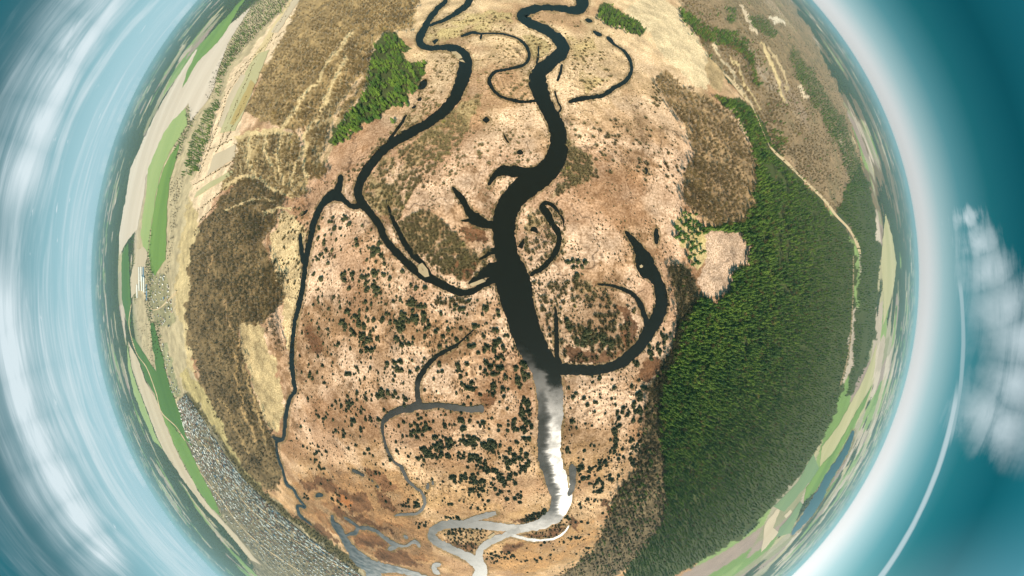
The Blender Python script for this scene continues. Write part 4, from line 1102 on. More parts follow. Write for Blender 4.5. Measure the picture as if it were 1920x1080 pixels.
# ---- pines
main_p = scatter(PINE_MAIN, 3.2, gapped(.86, 1.0, 40, 9), 4, 1)
main_p = main_p[~inside(main_p, CLEARING)]
tr_ = np.array([(1443, 273), (1470, 300), (1503, 333), (1527, 356), (1550, 380), (1567, 403), (1590, 427), (1609, 462)], float)
tq = resample(np.column_stack([tr_, tr_[:, 0] * 0]), 3.0)[:, :2]
main_p = main_p[np.min(np.hypot(main_p[:, None, 0] - tq[None, :, 0], main_p[:, None, 1] - tq[None, :, 1]), 1) > 5]
for gx_, gy_, ra, rb2, an in ((1452, 325, 22, 7, 55), (1466, 465, 5, 36, 0), (1480, 455, 4, 46, 0), (1470, 395, 5, 20, 10), (1437, 445, 4, 12, 0), (1476, 540, 6, 14, 0), (1530, 400, 10, 6, 40), (1500, 900, 16, 3, -50), (1330, 860, 8, 4, 20), (1305, 935, 5, 7, 0), (1418, 830, 7, 3, 0), (1350, 790, 4, 6, 30), (1402, 645, 5, 9, 0), (1505, 650, 16, 3, 5)):
    c_, s_ = math.cos(math.radians(an)), math.sin(math.radians(an))
    qx, qy = main_p[:, 0] - gx_, main_p[:, 1] - gy_
    main_p = main_p[((qx * c_ + qy * s_) / ra)**2 + ((-qx * s_ + qy * c_) / rb2)**2 > RNG.uniform(.3, 1.3, len(main_p))]
lanes = (np.abs(main_p[:, 0] - 1466) < 5) & (main_p[:, 1] > 430) & (main_p[:, 1] < 510)
main_p = main_p[~(lanes & (RNG.random(len(main_p)) < .75))]
groups_p = [('p_main', main_p), ('p_ul', scatter(PINE_UL, 4.0, gapped(.15, 1.0, 13, 5), 6, 2, True, 6)), ('p_top', scatter(PINE_TOP, 4.2, .9, 3, 3)), ('p_clump', scatter([(1448, 242), (1470, 240), (1478, 270), (1468, 288), (1450, 270)], 4.2, 1, 2, 31))]
far_p = [scatter(FAR_BROWN, 9, gapped(0, .5, 24, 19), 6, 32), scatter(PINE_EAST, 3.4, .95, 4, 4), scatter(PINE_STRIP, 2.4, gapped(.5, 1.0, 12, 7), 12, 5, True, 6), scatter(PINE_A, 2.6, gapped(.45, 1.0, 12, 8), 12, 6, True, 6), scatter(PINE_B, 2.6, .9, 12, 7, True, 6), scatter(PINE_B2, 3.2, .7, 4, 8), scatter(PINE_L, 2.6, gapped(.4, 1, 14, 3), 6, 9, True, 5)]
PLAB = {'p_main': 'green pine at the marsh-side edge of the large forest on the right', 'p_ul': 'sunlit pine in the green wood beside the left river', 'p_top': 'pine in the small wood at the top beside the straw meadow', 'p_clump': 'pine in the dark clump right of the sandy track'}
allp = np.vstack([g for _, g in groups_p]); who = np.repeat(np.arange(len(groups_p)), [len(g) for _, g in groups_p])
sp = .55 + .75 * RNG.random(len(allp))**1.4
near, rest = largest(allp, sp + np.where(in_view(allp), 0, -9))
for i in near:
    k = groups_p[who[i]][0]
    plant('pine_tree', PINE_C, PINE_T, allp[i], float(sp[i]), 10, PLAB[k], 'pine tree', PLAB[k].replace('pine ', 'pines ', 1))
stuff('pine_forest', allp[rest], PINE_C, PINE_T, sp[rest], 10, 'dense dark green pine forest seen from above', 'pine forest', 1)
fp = np.vstack(far_p)
stuff('far_pine_forest', fp, PINE_C[:2], PINE_T, 1.15, 9, 'strips of green pine forest far out beyond the bare woods', 'pine forest', 2)
yp = scatter(YOUNG, 7.5, gapped(.25, 1, 14, 12), 3, 10)
for p in yp:
    plant('young_pine', YPINE_C, YPINE_T, p, float(RNG.uniform(.75, 1.3)), 5, 'bright green young pine scattered on yellow grass beside the forest clearing', 'young pine', 'young pines beside the forest clearing')
plant('dark_spruce', PINE_C[:1], PINE_T, (733, 222), 1.35, 10, 'single dark green round conifer beside the dry creek at upper left', 'spruce', None)

# ---- a few birches and dying crowns among the pines come later, with the bare woods
# ---- the dark strip
dk = scatter(B5, 4.4, gapped(.55, 1.0, 20, 17), 5, 25, True, 9)
sd_ = RNG.uniform(.7, 1.05, len(dk))
near, rest = largest(dk, sd_ + np.where(in_view(dk), 0, -9))
for i in near:
    plant('dark_tree', DARK_C, DARK_T, dk[i], float(sd_[i]), 7, 'dark leafless alder-like tree in the strip between marsh and pine forest', 'tree', 'dark trees along the pine forest edge')
stuff('dark_wood', dk[rest], DARK_C + [PINE_C[0]], DARK_T, sd_[rest], 7, 'dark leafless strip of wood along the lower pine forest edge', 'wood', 20)

# ---- leafless woods
bare = [('b1', scatter(B1, 4.2, gapped(.3, 1, 18, 13), 5, 20, True, 9)), ('b1e', scatter(B1E, 5, .7, 4, 21)), ('b2', scatter(B2, 4.3, gapped(.3, 1.0, 18, 14), 6, 22, True, 9)), ('b3', scatter(B3, 4.2, gapped(.35, 1.0, 16, 15), 6, 23, True, 9)), ('b4', scatter(B4, 4.3, gapped(.35, 1, 16, 16), 5, 24, True, 9))]
BLAB = {'b1': 'leafless brown tree in the large bare wood left of the thin channel', 'b1e': 'leafless tree at the ragged edge below the bare wood', 'b2': 'leafless tree in the tan upper left wood', 'b3': 'leafless tree among yellow glades under the upper left wood', 'b4': 'leafless tree in the bare wood between marsh and pine forest'}
allb = np.vstack([g for _, g in bare]); who = np.repeat(np.arange(len(bare)), [len(g) for _, g in bare])
sb = RNG.uniform(.75, 1.15, len(allb))
near, rest = largest(allb, sb + np.where(in_view(allb), 0, -9))
for i in near:
    k = bare[who[i]][0]
    plant('bare_tree', BARE_C, BARE_T, allb[i], float(sb[i]), 8, BLAB[k], 'bare tree', BLAB[k].replace('tree ', 'trees ', 1))
rb = allb[rest]; sr = sb[rest]; wr = who[rest]
for k, nm_, lab in ((0, 'bare_forest', 'large leafless brown wood left of the thin channel'), (2, 'bare_forest', 'tan leafless wood at the upper left'), (3, 'bare_forest', 'loose leafless copses among yellow glades'), (4, 'bare_forest', 'leafless wood between marsh and pine forest')):
    m = wr == k if k != 0 else (wr == 0) | (wr == 1)
    stuff(nm_, rb[m], BARE_C if k != 0 else [BARE_C[0]] + DARK_C[:2], BARE_T, sr[m], 8, lab, 'bare wood', 10 + k)  # first wood mixes in darker crowns, partly standing in for backlit shade
ed = np.vstack([scatter(EDGE_TREES, 3.0, .85, 2, 26), scatter([(395, 190), (412, 140), (430, 100), (425, 90), (400, 130), (385, 180)], 3.4, .7, 3, 27), scatter([(318, 330), (345, 330), (335, 400), (325, 470), (315, 520), (308, 520), (322, 420)], 3.4, .6, 3, 28), scatter([(282, 610), (300, 650), (290, 690), (265, 650), (250, 610), (262, 590)], 3.4, .5, 3, 29)])
stuff('edge_trees', ed, DARK_C[:2], DARK_T, .85, 7, 'belts of dark trees along village and field edges at the left', 'tree belt', 21)
mixd = scatter(PINE_MAIN, 14, .6, 4, 33)
mixd = mixd[~inside(mixd, CLEARING)]
stuff('forest_birches', mixd, BARE_C[:2], BARE_T, .95, 8, 'single pale leafless birches standing among the pines', 'birches', 24)
fb = scatter(FAR_BROWN, 3.4, gapped(.1, .95, 22, 18), 6, 30)
stuff('far_bare_forest', fb, BARE_C[2:3], BARE_T, .9, 7, 'hazy brown leafless woods far to the right', 'bare wood', 22)

# ---- far woods on the rim: wherever the far country is wooded
far_ring = []
r_ = np.random.default_rng(77)
for rad_ in np.arange(640, 764, 2.6):
    n_ = int(2 * math.pi * rad_ / 3.2)
    a_ = (np.arange(n_) + r_.random(n_)) / n_ * 2 * math.pi
    far_ring.append(np.stack([947 + (rad_ + r_.uniform(-1.3, 1.3, n_)) * np.cos(a_), 520 + (rad_ + r_.uniform(-1.3, 1.3, n_)) * np.sin(a_)], 1))
fr = np.vstack(far_ring)
fr = fr[(fr[:, 0] > -5) & (fr[:, 0] < 1925) & (fr[:, 1] > -10) & (fr[:, 1] < 1090)]
gg = ground_at(fr)
wd_ = fbm(gg[:, 0] / 700, gg[:, 1] / 700, 21, 4)
est = fr[:, 0] > 947
yq_ = fr[:, 1] + 160 * (fbm(gg[:, 0] / 220, gg[:, 1] / 220, 2, 4) - .5)
th_ = np.where(est, .36 + .24 * np.clip((yq_ - 380) / 280, 0, 1), .50)
gd_ = np.hypot(gg[:, 0], gg[:, 1]); th_ = np.where(gd_ > 5500, th_ - .06, th_); th_ = np.where(~est & (gd_ > 2600), .41, th_)
th_ = np.where(est & (yq_ < 450), np.maximum(th_, .47), th_)
ok = (wd_ > th_) & (gd_ > 1500)
for poly in [f[0] for f in FIELDS] + [VILLAGE, VILLAGE2, VILLAGE3, PINE_MAIN, PINE_EAST, B1, B2, B3, YELLOW_FIELDS, MEADOW_L, FAR_BROWN]:
    ok &= ~inside(fr, poly)
fr = fr[ok & ~wet(fr)]
stuff('far_woods', fr, DARK_C[:1] + PINE_C[2:3], DARK_T, 1.25, 8, 'dark woods far away towards the horizon', 'woods', 23)

# ---- dark bushes of the marsh
CL = [(660, 605, 24, 26, 0, 34), (690, 640, 22, 24, 30, 34), (745, 612, 17, 24, 20, 20), (783, 600, 34, 14, 20, 30), (772, 568, 28, 7, 20, 18), (757, 640, 20, 9, 0, 12), (740, 690, 20, 12, 0, 14), (662, 697, 18, 10, 0, 12), (912, 575, 9, 9, 0, 4), (897, 612, 12, 9, 0, 5), (930, 652, 18, 12, 0, 10), (922, 690, 20, 20, 0, 18), (865, 692, 15, 15, 0, 10), (978, 700, 15, 24, 0, 26),
      (610, 475, 20, 24, 0, 16), (650, 515, 15, 12, 0, 10), (682, 525, 12, 24, 0, 14), (705, 540, 9, 18, 0, 10), (600, 540, 9, 18, 0, 8), (640, 420, 30, 12, 0, 8), (690, 460, 25, 30, 0, 16), (720, 520, 25, 20, 0, 10),
      (800, 848, 26, 9, -25, 34), (840, 834, 26, 9, -10, 34), (885, 828, 24, 9, 10, 34), (925, 842, 22, 10, 25, 30), (955, 858, 14, 14, 0, 22), (830, 858, 34, 6, 5, 26), (880, 858, 28, 8, 10, 24), (915, 880, 30, 10, 30, 34), (945, 900, 24, 14, 20, 30), (870, 898, 30, 9, 0, 34), (910, 912, 30, 10, 5, 34), (890, 928, 16, 9, 20, 12), (985, 770, 10, 30, 0, 26), (988, 810, 9, 25, 0, 20), (985, 860, 12, 28, 0, 20), (965, 880, 14, 20, 0, 14), (790, 800, 16, 25, 10, 18), (870, 798, 40, 10, 0, 16), (960, 800, 18, 14, 0, 10),
      (1157, 800, 5, 22, 15, 16), (1152, 836, 6, 24, 15, 24), (1128, 872, 26, 8, -35, 26), (1098, 888, 12, 14, 0, 24), (1168, 772, 12, 12, 0, 10), (1196, 770, 9, 35, 0, 24), (1192, 840, 10, 40, 0, 26), (1170, 865, 22, 10, 0, 16), (1135, 902, 32, 8, -15, 26), (1118, 918, 14, 8, 0, 12), (1068, 848, 7, 6, 0, 3), (1108, 838, 8, 5, 0, 4), (1110, 935, 30, 10, -30, 18), (1060, 970, 9, 9, 0, 10), (1010, 966, 36, 6, -18, 40), (950, 1045, 48, 9, 5, 40), (918, 1052, 14, 8, 0, 12), (1020, 1052, 20, 6, 0, 12), (1092, 1035, 18, 7, -15, 12), (1040, 1018, 30, 6, -15, 12), (1085, 1010, 16, 8, 0, 8), (850, 972, 18, 5, 0, 8), (960, 930, 40, 12, 10, 18), (880, 950, 40, 8, 5, 12), (790, 985, 15, 6, 0, 8), (850, 1000, 20, 8, 0, 10),
      (637, 760, 30, 9, 0, 18), (723, 738, 16, 12, 0, 14), (660, 795, 5, 7, 0, 4), (678, 806, 7, 5, 0, 5), (632, 814, 15, 8, 0, 10), (593, 842, 20, 11, 20, 16), (597, 873, 15, 10, 20, 20), (693, 848, 6, 5, 0, 4), (607, 790, 5, 8, 0, 4), (778, 803, 11, 22, 0, 14), (770, 948, 20, 9, 0, 16), (735, 855, 8, 14, 0, 8), (575, 700, 9, 18, 0, 5), (690, 740, 22, 10, 0, 10), (745, 745, 14, 10, 0, 8), (640, 940, 14, 26, -35, 20), (570, 930, 12, 5, 20, 8), (880, 725, 20, 8, 0, 8), (930, 735, 20, 14, 30, 14), (820, 820, 12, 8, 0, 5), (700, 790, 14, 10, 0, 5), (668, 770, 12, 6, 0, 5), (650, 1040, 4, 4, 0, 1),
      (1110, 625, 26, 14, 10, 30), (1095, 640, 18, 10, 0, 14), (1128, 640, 20, 12, 0, 16), (1070, 610, 9, 14, 0, 8), (1145, 648, 14, 9, 0, 12), (1222, 660, 6, 14, 0, 7), (1240, 655, 14, 12, 0, 12), (1195, 682, 8, 6, 0, 5), (1250, 625, 10, 12, 0, 8), (1205, 735, 6, 16, 0, 8), (1090, 505, 14, 20, 0, 10), (1075, 490, 10, 10, 0, 5)]
bp, bs = [], []
rb_ = np.random.default_rng(5)
for cx, cy, rx, ry, rot, n in CL:
    a = rb_.uniform(0, 6.283, n); q = np.sqrt(rb_.random(n))
    u, v = np.cos(a) * q * rx, np.sin(a) * q * ry
    c, s = math.cos(math.radians(rot)), math.sin(math.radians(rot))
    bp.append(np.stack([cx + u * c - v * s, cy + u * s + v * c], 1)); bs.append(1.5 + 3.6 * rb_.random(n)**1.3)
MARSH_W = [(592, 400), (640, 395), (690, 425), (740, 495), (800, 540), (870, 562), (925, 555), (945, 620), (985, 680), (1003, 730), (1003, 900), (960, 955), (870, 975), (790, 985), (700, 930), (560, 905), (540, 830), (560, 720), (562, 600), (578, 500)]
MARSH_E = [(1060, 715), (1150, 700), (1205, 690), (1215, 760), (1200, 880), (1150, 960), (1080, 1040), (1000, 1075), (920, 1070), (960, 1030), (1060, 990), (1085, 900), (1062, 800)]
for poly, st, kp, sd in ((MARSH_W, 10.0, gapped(.12, .72, 34, 31), 40), (MARSH_E, 10.5, gapped(.08, .65, 28, 32), 41)):
    p = scatter(poly, st, kp, 3, sd); bp.append(p); bs.append(1.1 + 3.0 * rb_.random(len(p))**1.8)
bp, bs = np.vstack(bp), np.concatenate(bs)
ok = ~wet(bp); bp, bs = bp[ok], bs[ok]
near, rest = largest(bp, bs + np.where(in_view(bp), 0, -9))
ZONES = [((560, 390, 730, 560), 'dark bush in the upper left marsh between the thin channel and the left river'), ((540, 560, 720, 720), 'dark bush in the dense thickets of the left marsh'), ((720, 540, 1000, 720), 'dark bush in the marsh just left of the broad river'), ((540, 720, 740, 1000), 'dark bush on the pinkish marsh at the lower left'), ((740, 720, 1005, 975), 'dark bush in the arc-shaped thickets inside the hook of the stream'), ((1040, 560, 1270, 715), 'dark bush inside the bend of the wide black oxbow'), ((1050, 715, 1240, 960), 'dark bush on the right bank below the oxbow mouth')]
for i in near:
    lab = next((l for (x0, y0, x1, y1), l in ZONES if x0 <= bp[i, 0] < x1 and y0 <= bp[i, 1] < y1), 'dark bush among rusty reeds near the silver river loop')
    plant('bush', BUSH_C, BUSH_T, bp[i], float(bs[i]), .45, lab, 'bush', lab.replace('bush', 'bushes', 1), 'stems')
stuff('bush_thicket', bp[rest], BUSH_C, BUSH_T, bs[rest], .45, 'dark green bushes dotted and massed over the tan marsh', 'bushes', 30)

# ---- brown leafless scrub
sp_, ss_ = [], []
for i, (poly, st, kp) in enumerate(((SCRUB_W, 5.2, gapped(.15, .9, 16, 51)), (SCRUB_M, 5.0, gapped(.2, .95, 14, 52)), (SCRUB_E, 4.8, gapped(.6, 1, 12, 53)), (SCRUB_OX, 6.0, gapped(.05, .7, 14, 54)), (SCRUB_RB, 5.4, gapped(.1, .9, 12, 55)), (SCRUB_R2, 5.0, gapped(.1, .8, 12, 56)), (SCRUB_N, 5.0, .5), (SCRUB_N2, 5.0, gapped(0, .6, 12, 57)), (SCRUB_BANK, 5.0, gapped(.1, .9, 14, 58)), (SCRUB_NE, 5.2, gapped(0, .8, 12, 59)), (SCRUB_B, 4.2, .8), (SCRUB_B2, 4.2, .8), (SCRUB_B3, 4.4, .7),
                             ([(1070, 230), (1150, 220), (1230, 280), (1270, 330), (1260, 400), (1180, 300), (1120, 340)], 7.5, gapped(0, .6, 16, 60)), ([(1225, 150), (1245, 170), (1240, 205), (1225, 200)], 5, .8), ([(1190, 185), (1225, 200), (1265, 260), (1290, 320), (1260, 330), (1210, 260)], 7, gapped(0, .6, 14, 61)), ([(870, 30), (970, 40), (1000, 130), (990, 190), (930, 185), (890, 120)], 6.5, gapped(0, .6, 14, 62)), ([(770, 250), (880, 240), (1000, 250), (1010, 300), (900, 310), (800, 380), (760, 340)], 7, gapped(0, .45, 18, 63)),
                             ([(900, 20), (1060, 25), (1110, 50), (1000, 60)], 6, gapped(0, .5, 12, 64)), ([(590, 350), (640, 335), (700, 270), (760, 230), (780, 240), (690, 320), (640, 345)], 5.5, .35), (B5, 6.5, .25), ([(520, 380), (575, 380), (580, 440), (560, 500), (550, 600), (530, 560), (510, 480)], 6.5, gapped(0, .7, 14, 65)), (YELLOW_FIELDS, 8, gapped(0, .08, 10, 66)), ([(800, 555), (880, 562), (880, 580), (820, 575)], 5, .8))):
    p = scatter(poly, st, kp, 5, 60 + i); sp_.append(p); ss_.append(rb_.uniform(2.0, 4.6, len(p)) * (1.3 if i in (0, 1, 2, 3, 13, 14) else 1.0))
hedges = [[(350, 300), (433, 262)], [(362, 347), (440, 300)], [(370, 395), (425, 350)], [(375, 413), (415, 372)], [(372, 330), (415, 215), (432, 165), (500, 80), (548, 0)], [(405, 285), (440, 200), (480, 110)], [(425, 260), (462, 180)], [(430, 150), (480, 100), (530, 60)], [(1105, 300), (1080, 345)]]
for (h) in hedges:
    q = resample([(a, b, 0) for a, b in h], 2.2)[:, :2]; q = q + rb_.normal(size=q.shape) * .8; q = q[rb_.random(len(q)) < .95]
    sp_.append(q); ss_.append(rb_.uniform(1.8, 3.2, len(q)) * 1.3)
bank = []
for k in ('main', 'left', 'oxbow_r', 'thin', 'ox_n', 'ox_e', 'loop_r', 'second', 'cove', 'in1', 'sw', 'left_b'):
    _, q, a, b, hw = RIB[k]
    for e, sg in ((a, 1), (b, -1)):
        m = rb_.random(len(e)) < .30
        bank.append((e + (e - q[:, :2]) / np.maximum(hw, 1)[:, None] * rb_.uniform(1, 3.5, (len(e), 1)))[m])
bk = np.vstack(bank); bk = bk[(bk[:, 1] < 700)]
sp_.append(bk); ss_.append(rb_.uniform(1.0, 2.4, len(bk)))
sp_, ss_ = np.vstack(sp_), np.concatenate(ss_)
ok = ~wet(sp_); sp_, ss_ = sp_[ok], ss_[ok]
near, rest = largest(sp_, ss_ + np.where(in_view(sp_), 0, -9))
ZS = [((680, 160, 910, 420), 'brown leafless scrub bush on the inner bank of the left river bend'), ((740, 380, 940, 560), 'brown scrub bush on the scrolled ground left of the river inlets'), ((980, 380, 1070, 520), 'olive scrub bush inside the small hook-shaped oxbow'), ((990, 515, 1250, 700), 'brown scrub bush on the rusty ground by the wide black oxbow'), ((1020, 200, 1310, 380), 'brown scrub bush on the pale marsh right of the upper river'), ((500, 330, 690, 700), 'brown scrub bush on yellow grass beside the thin channel')]
for i in near:
    lab = next((l for (x0, y0, x1, y1), l in ZS if x0 <= sp_[i, 0] < x1 and y0 <= sp_[i, 1] < y1), 'brown leafless scrub bush elsewhere on the tan marsh')
    plant('scrub_bush', SCRUB_C, SCRUB_T, sp_[i], float(ss_[i]), .45, lab, 'scrub bush', lab.replace('bush', 'bushes', 1), 'stems')
stuff('scrub', sp_[rest], SCRUB_C, SCRUB_T, ss_[rest], .45, 'brown leafless scrub spread over the marsh and field edges', 'scrub', 31)


tus = scatter([(500, 380), (640, 330), (720, 250), (800, 40), (1100, 0), (1220, 140), (1300, 300), (1290, 420), (1260, 560), (1210, 720), (1190, 880), (1060, 1080), (830, 1080), (700, 1050), (540, 900), (530, 800), (550, 600), (500, 480)], 4.8, gapped(.0, .8, 22, 71), 4, 400)
stuff('sedge_tussocks', tus, SCRUB_C, None, RNG.uniform(.7, 2.0, len(tus)), .4, 'small brown sedge tussocks all over the tan marsh', 'sedge', 32)


# ------------------------------------------------------------------ houses
def plain(name, c, rough=.8, var=.25):
    m, t, p = material(name)
    nz = t.noise(t.n('ShaderNodeTexCoord').outputs['Object'], 2.0, 4.0)
    t.l(t.mix(nz, c4([q * (1 - var) for q in c]), c4([min(.85, q * (1 + var)) for q in c])), p.inputs['Base Color'])
    p.inputs['Roughness'].default_value = rough
    return m


ROOFS = [('grey', plain('grey_roof', (.40, .36, .30))), ('white', plain('white_roof', (.78, .72, .62))), ('rust-brown', plain('rust_roof', (.26, .13, .08))), ('dark', plain('dark_roof', (.09, .085, .08))), ('blue', plain('blue_roof', (.16, .27, .36)))]
WALLS = [plain('plaster', (.58, .54, .46)), plain('timber', (.30, .22, .14)), plain('white_brick', (.62, .60, .56))]
LX, LY, HW, HR = 4.6, 3.4, 3.0, 2.6
WALL_V = np.array([(-LX, -LY, -.5), (LX, -LY, -.5), (LX, LY, -.5), (-LX, LY, -.5), (-LX, -LY, HW), (LX, -LY, HW), (LX, LY, HW), (-LX, LY, HW), (-LX, 0, HW + HR - .1), (LX, 0, HW + HR - .1)])
WALL_F = [(0, 1, 5, 4), (1, 2, 6, 9, 5), (2, 3, 7, 6), (3, 0, 4, 8, 7)]
e_ = .5
ROOF_V = np.array([(-LX - e_, -LY - e_, HW - .35), (LX + e_, -LY - e_, HW - .35), (LX + e_, 0, HW + HR), (-LX - e_, 0, HW + HR), (LX + e_, LY + e_, HW - .35), (-LX - e_, LY + e_, HW - .35), (-LX - e_, -LY - e_, HW - .15), (LX + e_, -LY - e_, HW - .15), (LX + e_, 0, HW + HR + .2), (-LX - e_, 0, HW + HR + .2), (LX + e_, LY + e_, HW - .15), (-LX - e_, LY + e_, HW - .15)])
ROOF_F = [(6, 7, 8, 9), (9, 8, 10, 11), (0, 3, 2, 1), (3, 5, 4, 2), (0, 1, 7, 6), (4, 5, 11, 10), (1, 2, 8, 7), (2, 4, 10, 8), (0, 6, 9, 3), (3, 9, 11, 5)]


def boxv(x, y, z, a, b, c):
    v = np.array([(x + sx * a, y + sy * b, z + sz * c) for sz in (-1, 1) for sx, sy in ((-1, -1), (1, -1), (1, 1), (-1, 1))])
    return v, [(3, 2, 1, 0), (4, 5, 6, 7), (0, 1, 5, 4), (1, 2, 6, 5), (2, 3, 7, 6), (3, 0, 4, 7)]


WALL_M = [mesh_of('house_wall', WALL_V, WALL_F, m) for m in WALLS]
ROOF_M = [(n, mesh_of('house_roof', ROOF_V, ROOF_F, m)) for n, m in ROOFS]

outer = resample([(333, 755, 0), (349, 815, 0), (378, 890, 0), (424, 970, 0), (470, 1030, 0), (530, 1090, 0)], 4)[:, :2]
inner = resample([(352, 740, 0), (378, 780, 0), (408, 828, 0), (440, 875, 0), (490, 930, 0), (560, 990, 0), (620, 1035, 0), (690, 1085, 0)], 4)[:, :2]
TT = np.linspace(0, 1, 400)


def along(c, t):
    s = np.concatenate([[0], np.cumsum(np.hypot(*np.diff(c, axis=0).T))]); s /= s[-1]
    return np.stack([np.interp(t, s, c[:, 0]), np.interp(t, s, c[:, 1])], 1)


hp, hd = [], []
rh = np.random.default_rng(11)
for v in np.repeat(np.linspace(.03, .96, 16), 2) + np.tile([-.010, .010], 16):
    c = along(outer, TT) * (1 - v) + along(inner, TT) * v
    s = np.concatenate([[0], np.cumsum(np.hypot(*np.diff(c, axis=0).T))])
    n = int(s[-1] / 2.8)
    t = (np.arange(n) + rh.uniform(-.25, .25, n)) / n
    p = along(c, np.clip(t, 0, 1)); p2 = along(c, np.clip(t + .01, 0, 1.0)); p1 = along(c, np.clip(t - .01, 0, 1.0))
    k = rh.random(n) < np.clip(.55 + (fbm(p[:, 0] / 30, p[:, 1] / 30, 90, 2) - .3), .35, .95)
    hp.append((p + rh.normal(size=p.shape) * .16)[k]); g = ground_at(p2) - ground_at(p1); hd.append(np.arctan2(g[:, 1], g[:, 0])[k])
zone = [np.zeros(sum(len(a) for a in hp), int)]
for poly, st, zz in ((VILLAGE2, 4.4, 1), (VILLAGE3, 4.0, 2)):
    p = scatter(poly, st, .62, 1, 300 + zz); hp.append(p); zone.append(np.full(len(p), zz)); hd.append(np.full(len(p), .5 if zz == 1 else 2.0) + rh.choice([0, math.pi / 2], len(p)))
hp, hd, zone = np.vstack(hp), np.concatenate(hd), np.concatenate(zone)
near, rest = largest(hp, rh.uniform(.95, 1.05, len(hp)) + np.where(in_view(hp), 0, -9))
ZN = ['at the wood-side edge of the big village at lower left', 'in the small hamlet by the farm at the left', 'in the thin row of houses between green field and meadow']
for i in near:
    g = ground_at([hp[i]])[0]
    root = bpy.data.objects.new('house', None); COL.objects.link(root)
    root.location = (g[0], g[1], 0.0); root.rotation_euler = (0, 0, float(hd[i])); s = float(rh.uniform(.48, .9)); root.scale = (s, s, s)
    rn, rm = ROOF_M[int(rh.choice(5, p=[.30, .34, .19, .15, .02]))]
    obj('wall', WALL_M[int(rh.integers(3))], root); obj('roof', rm, root)
    lab = '%s-roofed house %s' % (rn, ZN[zone[i]])
    tag(root, lab, 'house', '%s-roofed houses %s' % (rn, ZN[zone[i]]))
for ri, (rn, rm) in enumerate(ROOF_M):
    pick = rest[rh.choice(5, len(rest), p=[.30, .34, .19, .15, .02]) == ri]
    if len(pick) == 0: continue
    V, F, MI, o = [], [], [], 0
    for i in pick:
        g = ground_at([hp[i]])[0]; s = rh.uniform(.48, .9); c, q = math.cos(hd[i]), math.sin(hd[i])
        R = np.array([(c, -q, 0), (q, c, 0), (0, 0, 1)]) * s
        for vv, ff, mi in ((WALL_V, WALL_F, 0), (ROOF_V, ROOF_F, 1)):
            V.append(vv @ R.T + (g[0], g[1], 0)); F += [tuple(a + o for a in f) for f in ff]; MI += [mi] * len(ff); o += len(vv)
    me = mesh_of('village_houses', np.vstack(V), F, WALLS[ri % 3]); me.materials.append(ROOFS[ri][1]); me.polygons.foreach_set('material_index', MI)
    tag(obj('village_houses', me), 'the farther %s-roofed houses of the big village rows' % rn, 'village', kind='stuff')
# garden trees between the houses
gt = [scatter(VILLAGE, 5.0, .25, 1, 310)]
for v in np.linspace(.03, .96, 16)[:-1] + .031:
    c = along(outer, TT[::2]) * (1 - v) + along(inner, TT[::2]) * v
    gt.append((c + rh.normal(size=c.shape) * .4)[rh.random(len(c)) < .95])
gt = np.vstack(gt)
stuff('garden_trees', gt, DARK_C[:1] + BUSH_C[:1], None, .5, 4, 'small dark trees and bushes in the village gardens', 'garden trees', 40)

# ---- long barns of the farm
BV = WALL_V * (8.0, 2.6, 1.3); RV = ROOF_V * (7.6, 2.45, 1.3)
BW = mesh_of('barn_wall', BV, WALL_F, WALLS[2])
BRF = mesh_of('barn_roof', RV, ROOF_F, ROOFS[1][1]); BRB = mesh_of('barn_roof', RV, ROOF_F, ROOFS[4][1])
barns = [(262, 514, 0), (266, 514, 0), (270, 515, 1), (262, 532, 0), (267, 532, 0), (271, 534, 0), (258, 546, 0), (276, 548, 1)]
for i, (x, y, bl) in enumerate(barns):
    g = ground_at([(x, y)])[0]; g2 = ground_at([(x + .3, y + 12)])[0] - g
    root = bpy.data.objects.new('barn', None); COL.objects.link(root); root.location = (g[0], g[1], 0)
    root.rotation_euler = (0, 0, math.atan2(g2[1], g2[0]))
    obj('wall', BW, root); obj('roof', BRB if bl else BRF, root)
    tag(root, ('long blue-roofed barn of the farm left of the hamlet' if bl else 'long white-roofed barn of the farm left of the hamlet'), 'barn', 'blue-roofed farm barns' if bl else 'white-roofed farm barns')

# ------------------------------------------------------------------ what tells one plant from the next: size, company, and the water or clearing it stands by
LM = {'main': 'the broad river', 'left': 'the left river', 'thin': 'the thin channel', 'oxbow_r': 'the wide black oxbow', 'ox_n': 'the S-shaped oxbow', 'ox_e': 'the C-shaped oxbow', 'loop_r': 'the small hooked oxbow', 'sw': 'the hooked stream', 'sw_arm': 'the bright side arm', 'delta': 'the braided channel',
      'second': 'the slim parallel channel', 'cove': 'the forked cove', 'in1': 'the forked inlet', 'oxbow_in': 'the thin inner oxbow arm', 'chan': 'the short straight channel', 'spur': 'the bright spur', 'pond_n': 'the small round pond', 'arm': 'the short dead arm', 'pond_r': 'the upright narrow pond', 'left_b': 'the second blue branch'}
lmp = [(n, RIB[k][1][:, :2]) for k, n in LM.items()]
lmp += [('the forest clearing', np.array(CLEARING, float)), ('the sandy track', tq), ('the meadow inside the wood', np.array(MEADOW_F, float)), ('the straw meadow', np.array(STRAW_TOP, float)), ('the straw strip fields', np.array(YELLOW_FIELDS, float))]
NOUN = {'bush': 'dark bush', 'scrub_bush': 'brown scrub bush', 'pine_tree': 'green pine', 'young_pine': 'bright young pine', 'bare_tree': 'leafless brown tree', 'dark_tree': 'dark leafless tree'}
ORD = ['topmost', 'second from the top', 'third from the top', 'fourth from the top', 'fifth from the top', 'sixth from the top', 'seventh from the top', 'eighth from the top']
byl = {}
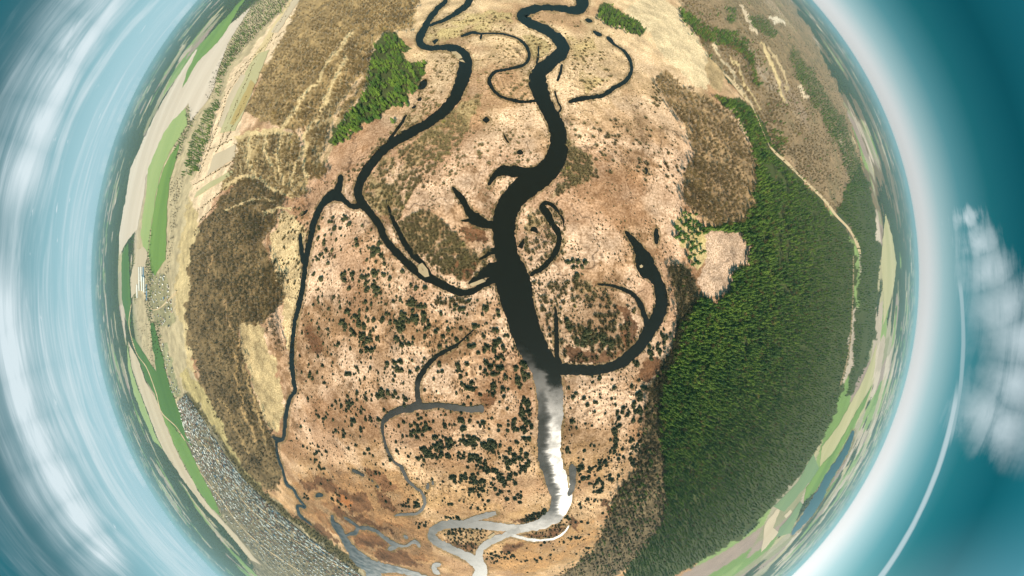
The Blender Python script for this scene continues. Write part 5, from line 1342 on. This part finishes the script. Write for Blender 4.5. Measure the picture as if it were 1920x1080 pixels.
for nm in NOUN:
    it = [t for t in PLANTED if t[3] == nm]
    if not it:
        continue
    P = np.array([t[1] for t in it]); S = np.array([t[2] for t in it])
    D = np.hypot(P[:, None, 0] - P[None, :, 0], P[:, None, 1] - P[None, :, 1]) + np.eye(len(P)) * 999
    nnd = D.min(1); lo, hi = np.quantile(S, (.33, .67))
    for i, t in enumerate(it):
        ds = [np.hypot(*(q - P[i]).T) for _, q in lmp]
        b = int(np.argmin([d.min() for d in ds])); q = lmp[b][1][int(ds[b].argmin())]
        dx_, dy_ = P[i] - q
        way = 'right of' if dx_ > abs(dy_) else 'left of' if -dx_ > abs(dy_) else 'above' if dy_ < 0 else 'below'
        dist = 'just ' if ds[b].min() < 25 else 'well ' if ds[b].min() > 70 else ''
        wood = nm in ('pine_tree', 'bare_tree', 'dark_tree')
        comp = '' if wood else ('lone ' if nnd[i] > 13 else 'clumped ')
        size = 'small ' if S[i] < lo else 'large ' if S[i] > hi else 'middling '
        lab = size + comp + NOUN[nm] + ' ' + dist + way + ' ' + lmp[b][0]
        byl.setdefault(lab, []).append((P[i][1], t[0]))
for lab, mem in byl.items():
    mem.sort(key=lambda a: a[0])
    for k, (_, o) in enumerate(mem):
        nt_ = lab if len(mem) == 1 else (lab + ', ' + ORD[k] if len(mem) <= len(ORD) else lab)
        o['label'] = nt_
        o['group'] = lab.replace(' bush ', ' bushes ').replace(' pine ', ' pines ').replace(' tree ', ' trees ')

# ------------------------------------------------------------------ haze: a box of thin air round everything
hz = bpy.data.materials.new('haze')
hz.use_nodes = True
ht = NT(hz.node_tree)
ho = ht.n('ShaderNodeOutputMaterial'); pv = ht.n('ShaderNodeVolumePrincipled')
pv.inputs['Color'].default_value = (0.36, 0.60, 0.70, 1)
pv.inputs['Density'].default_value = 6.2e-5
pv.inputs['Anisotropy'].default_value = 0.15
ht.l(pv.outputs[0], ho.inputs['Volume'])
hz_me = mesh_of('haze', *boxv(0, 0, 129.0, 112000, 112000, 134.0), hz)
tag(obj('haze', hz_me), 'thin bluish haze lying over the land towards the horizon', 'haze', kind='stuff')
print('objects', len(SC.objects))
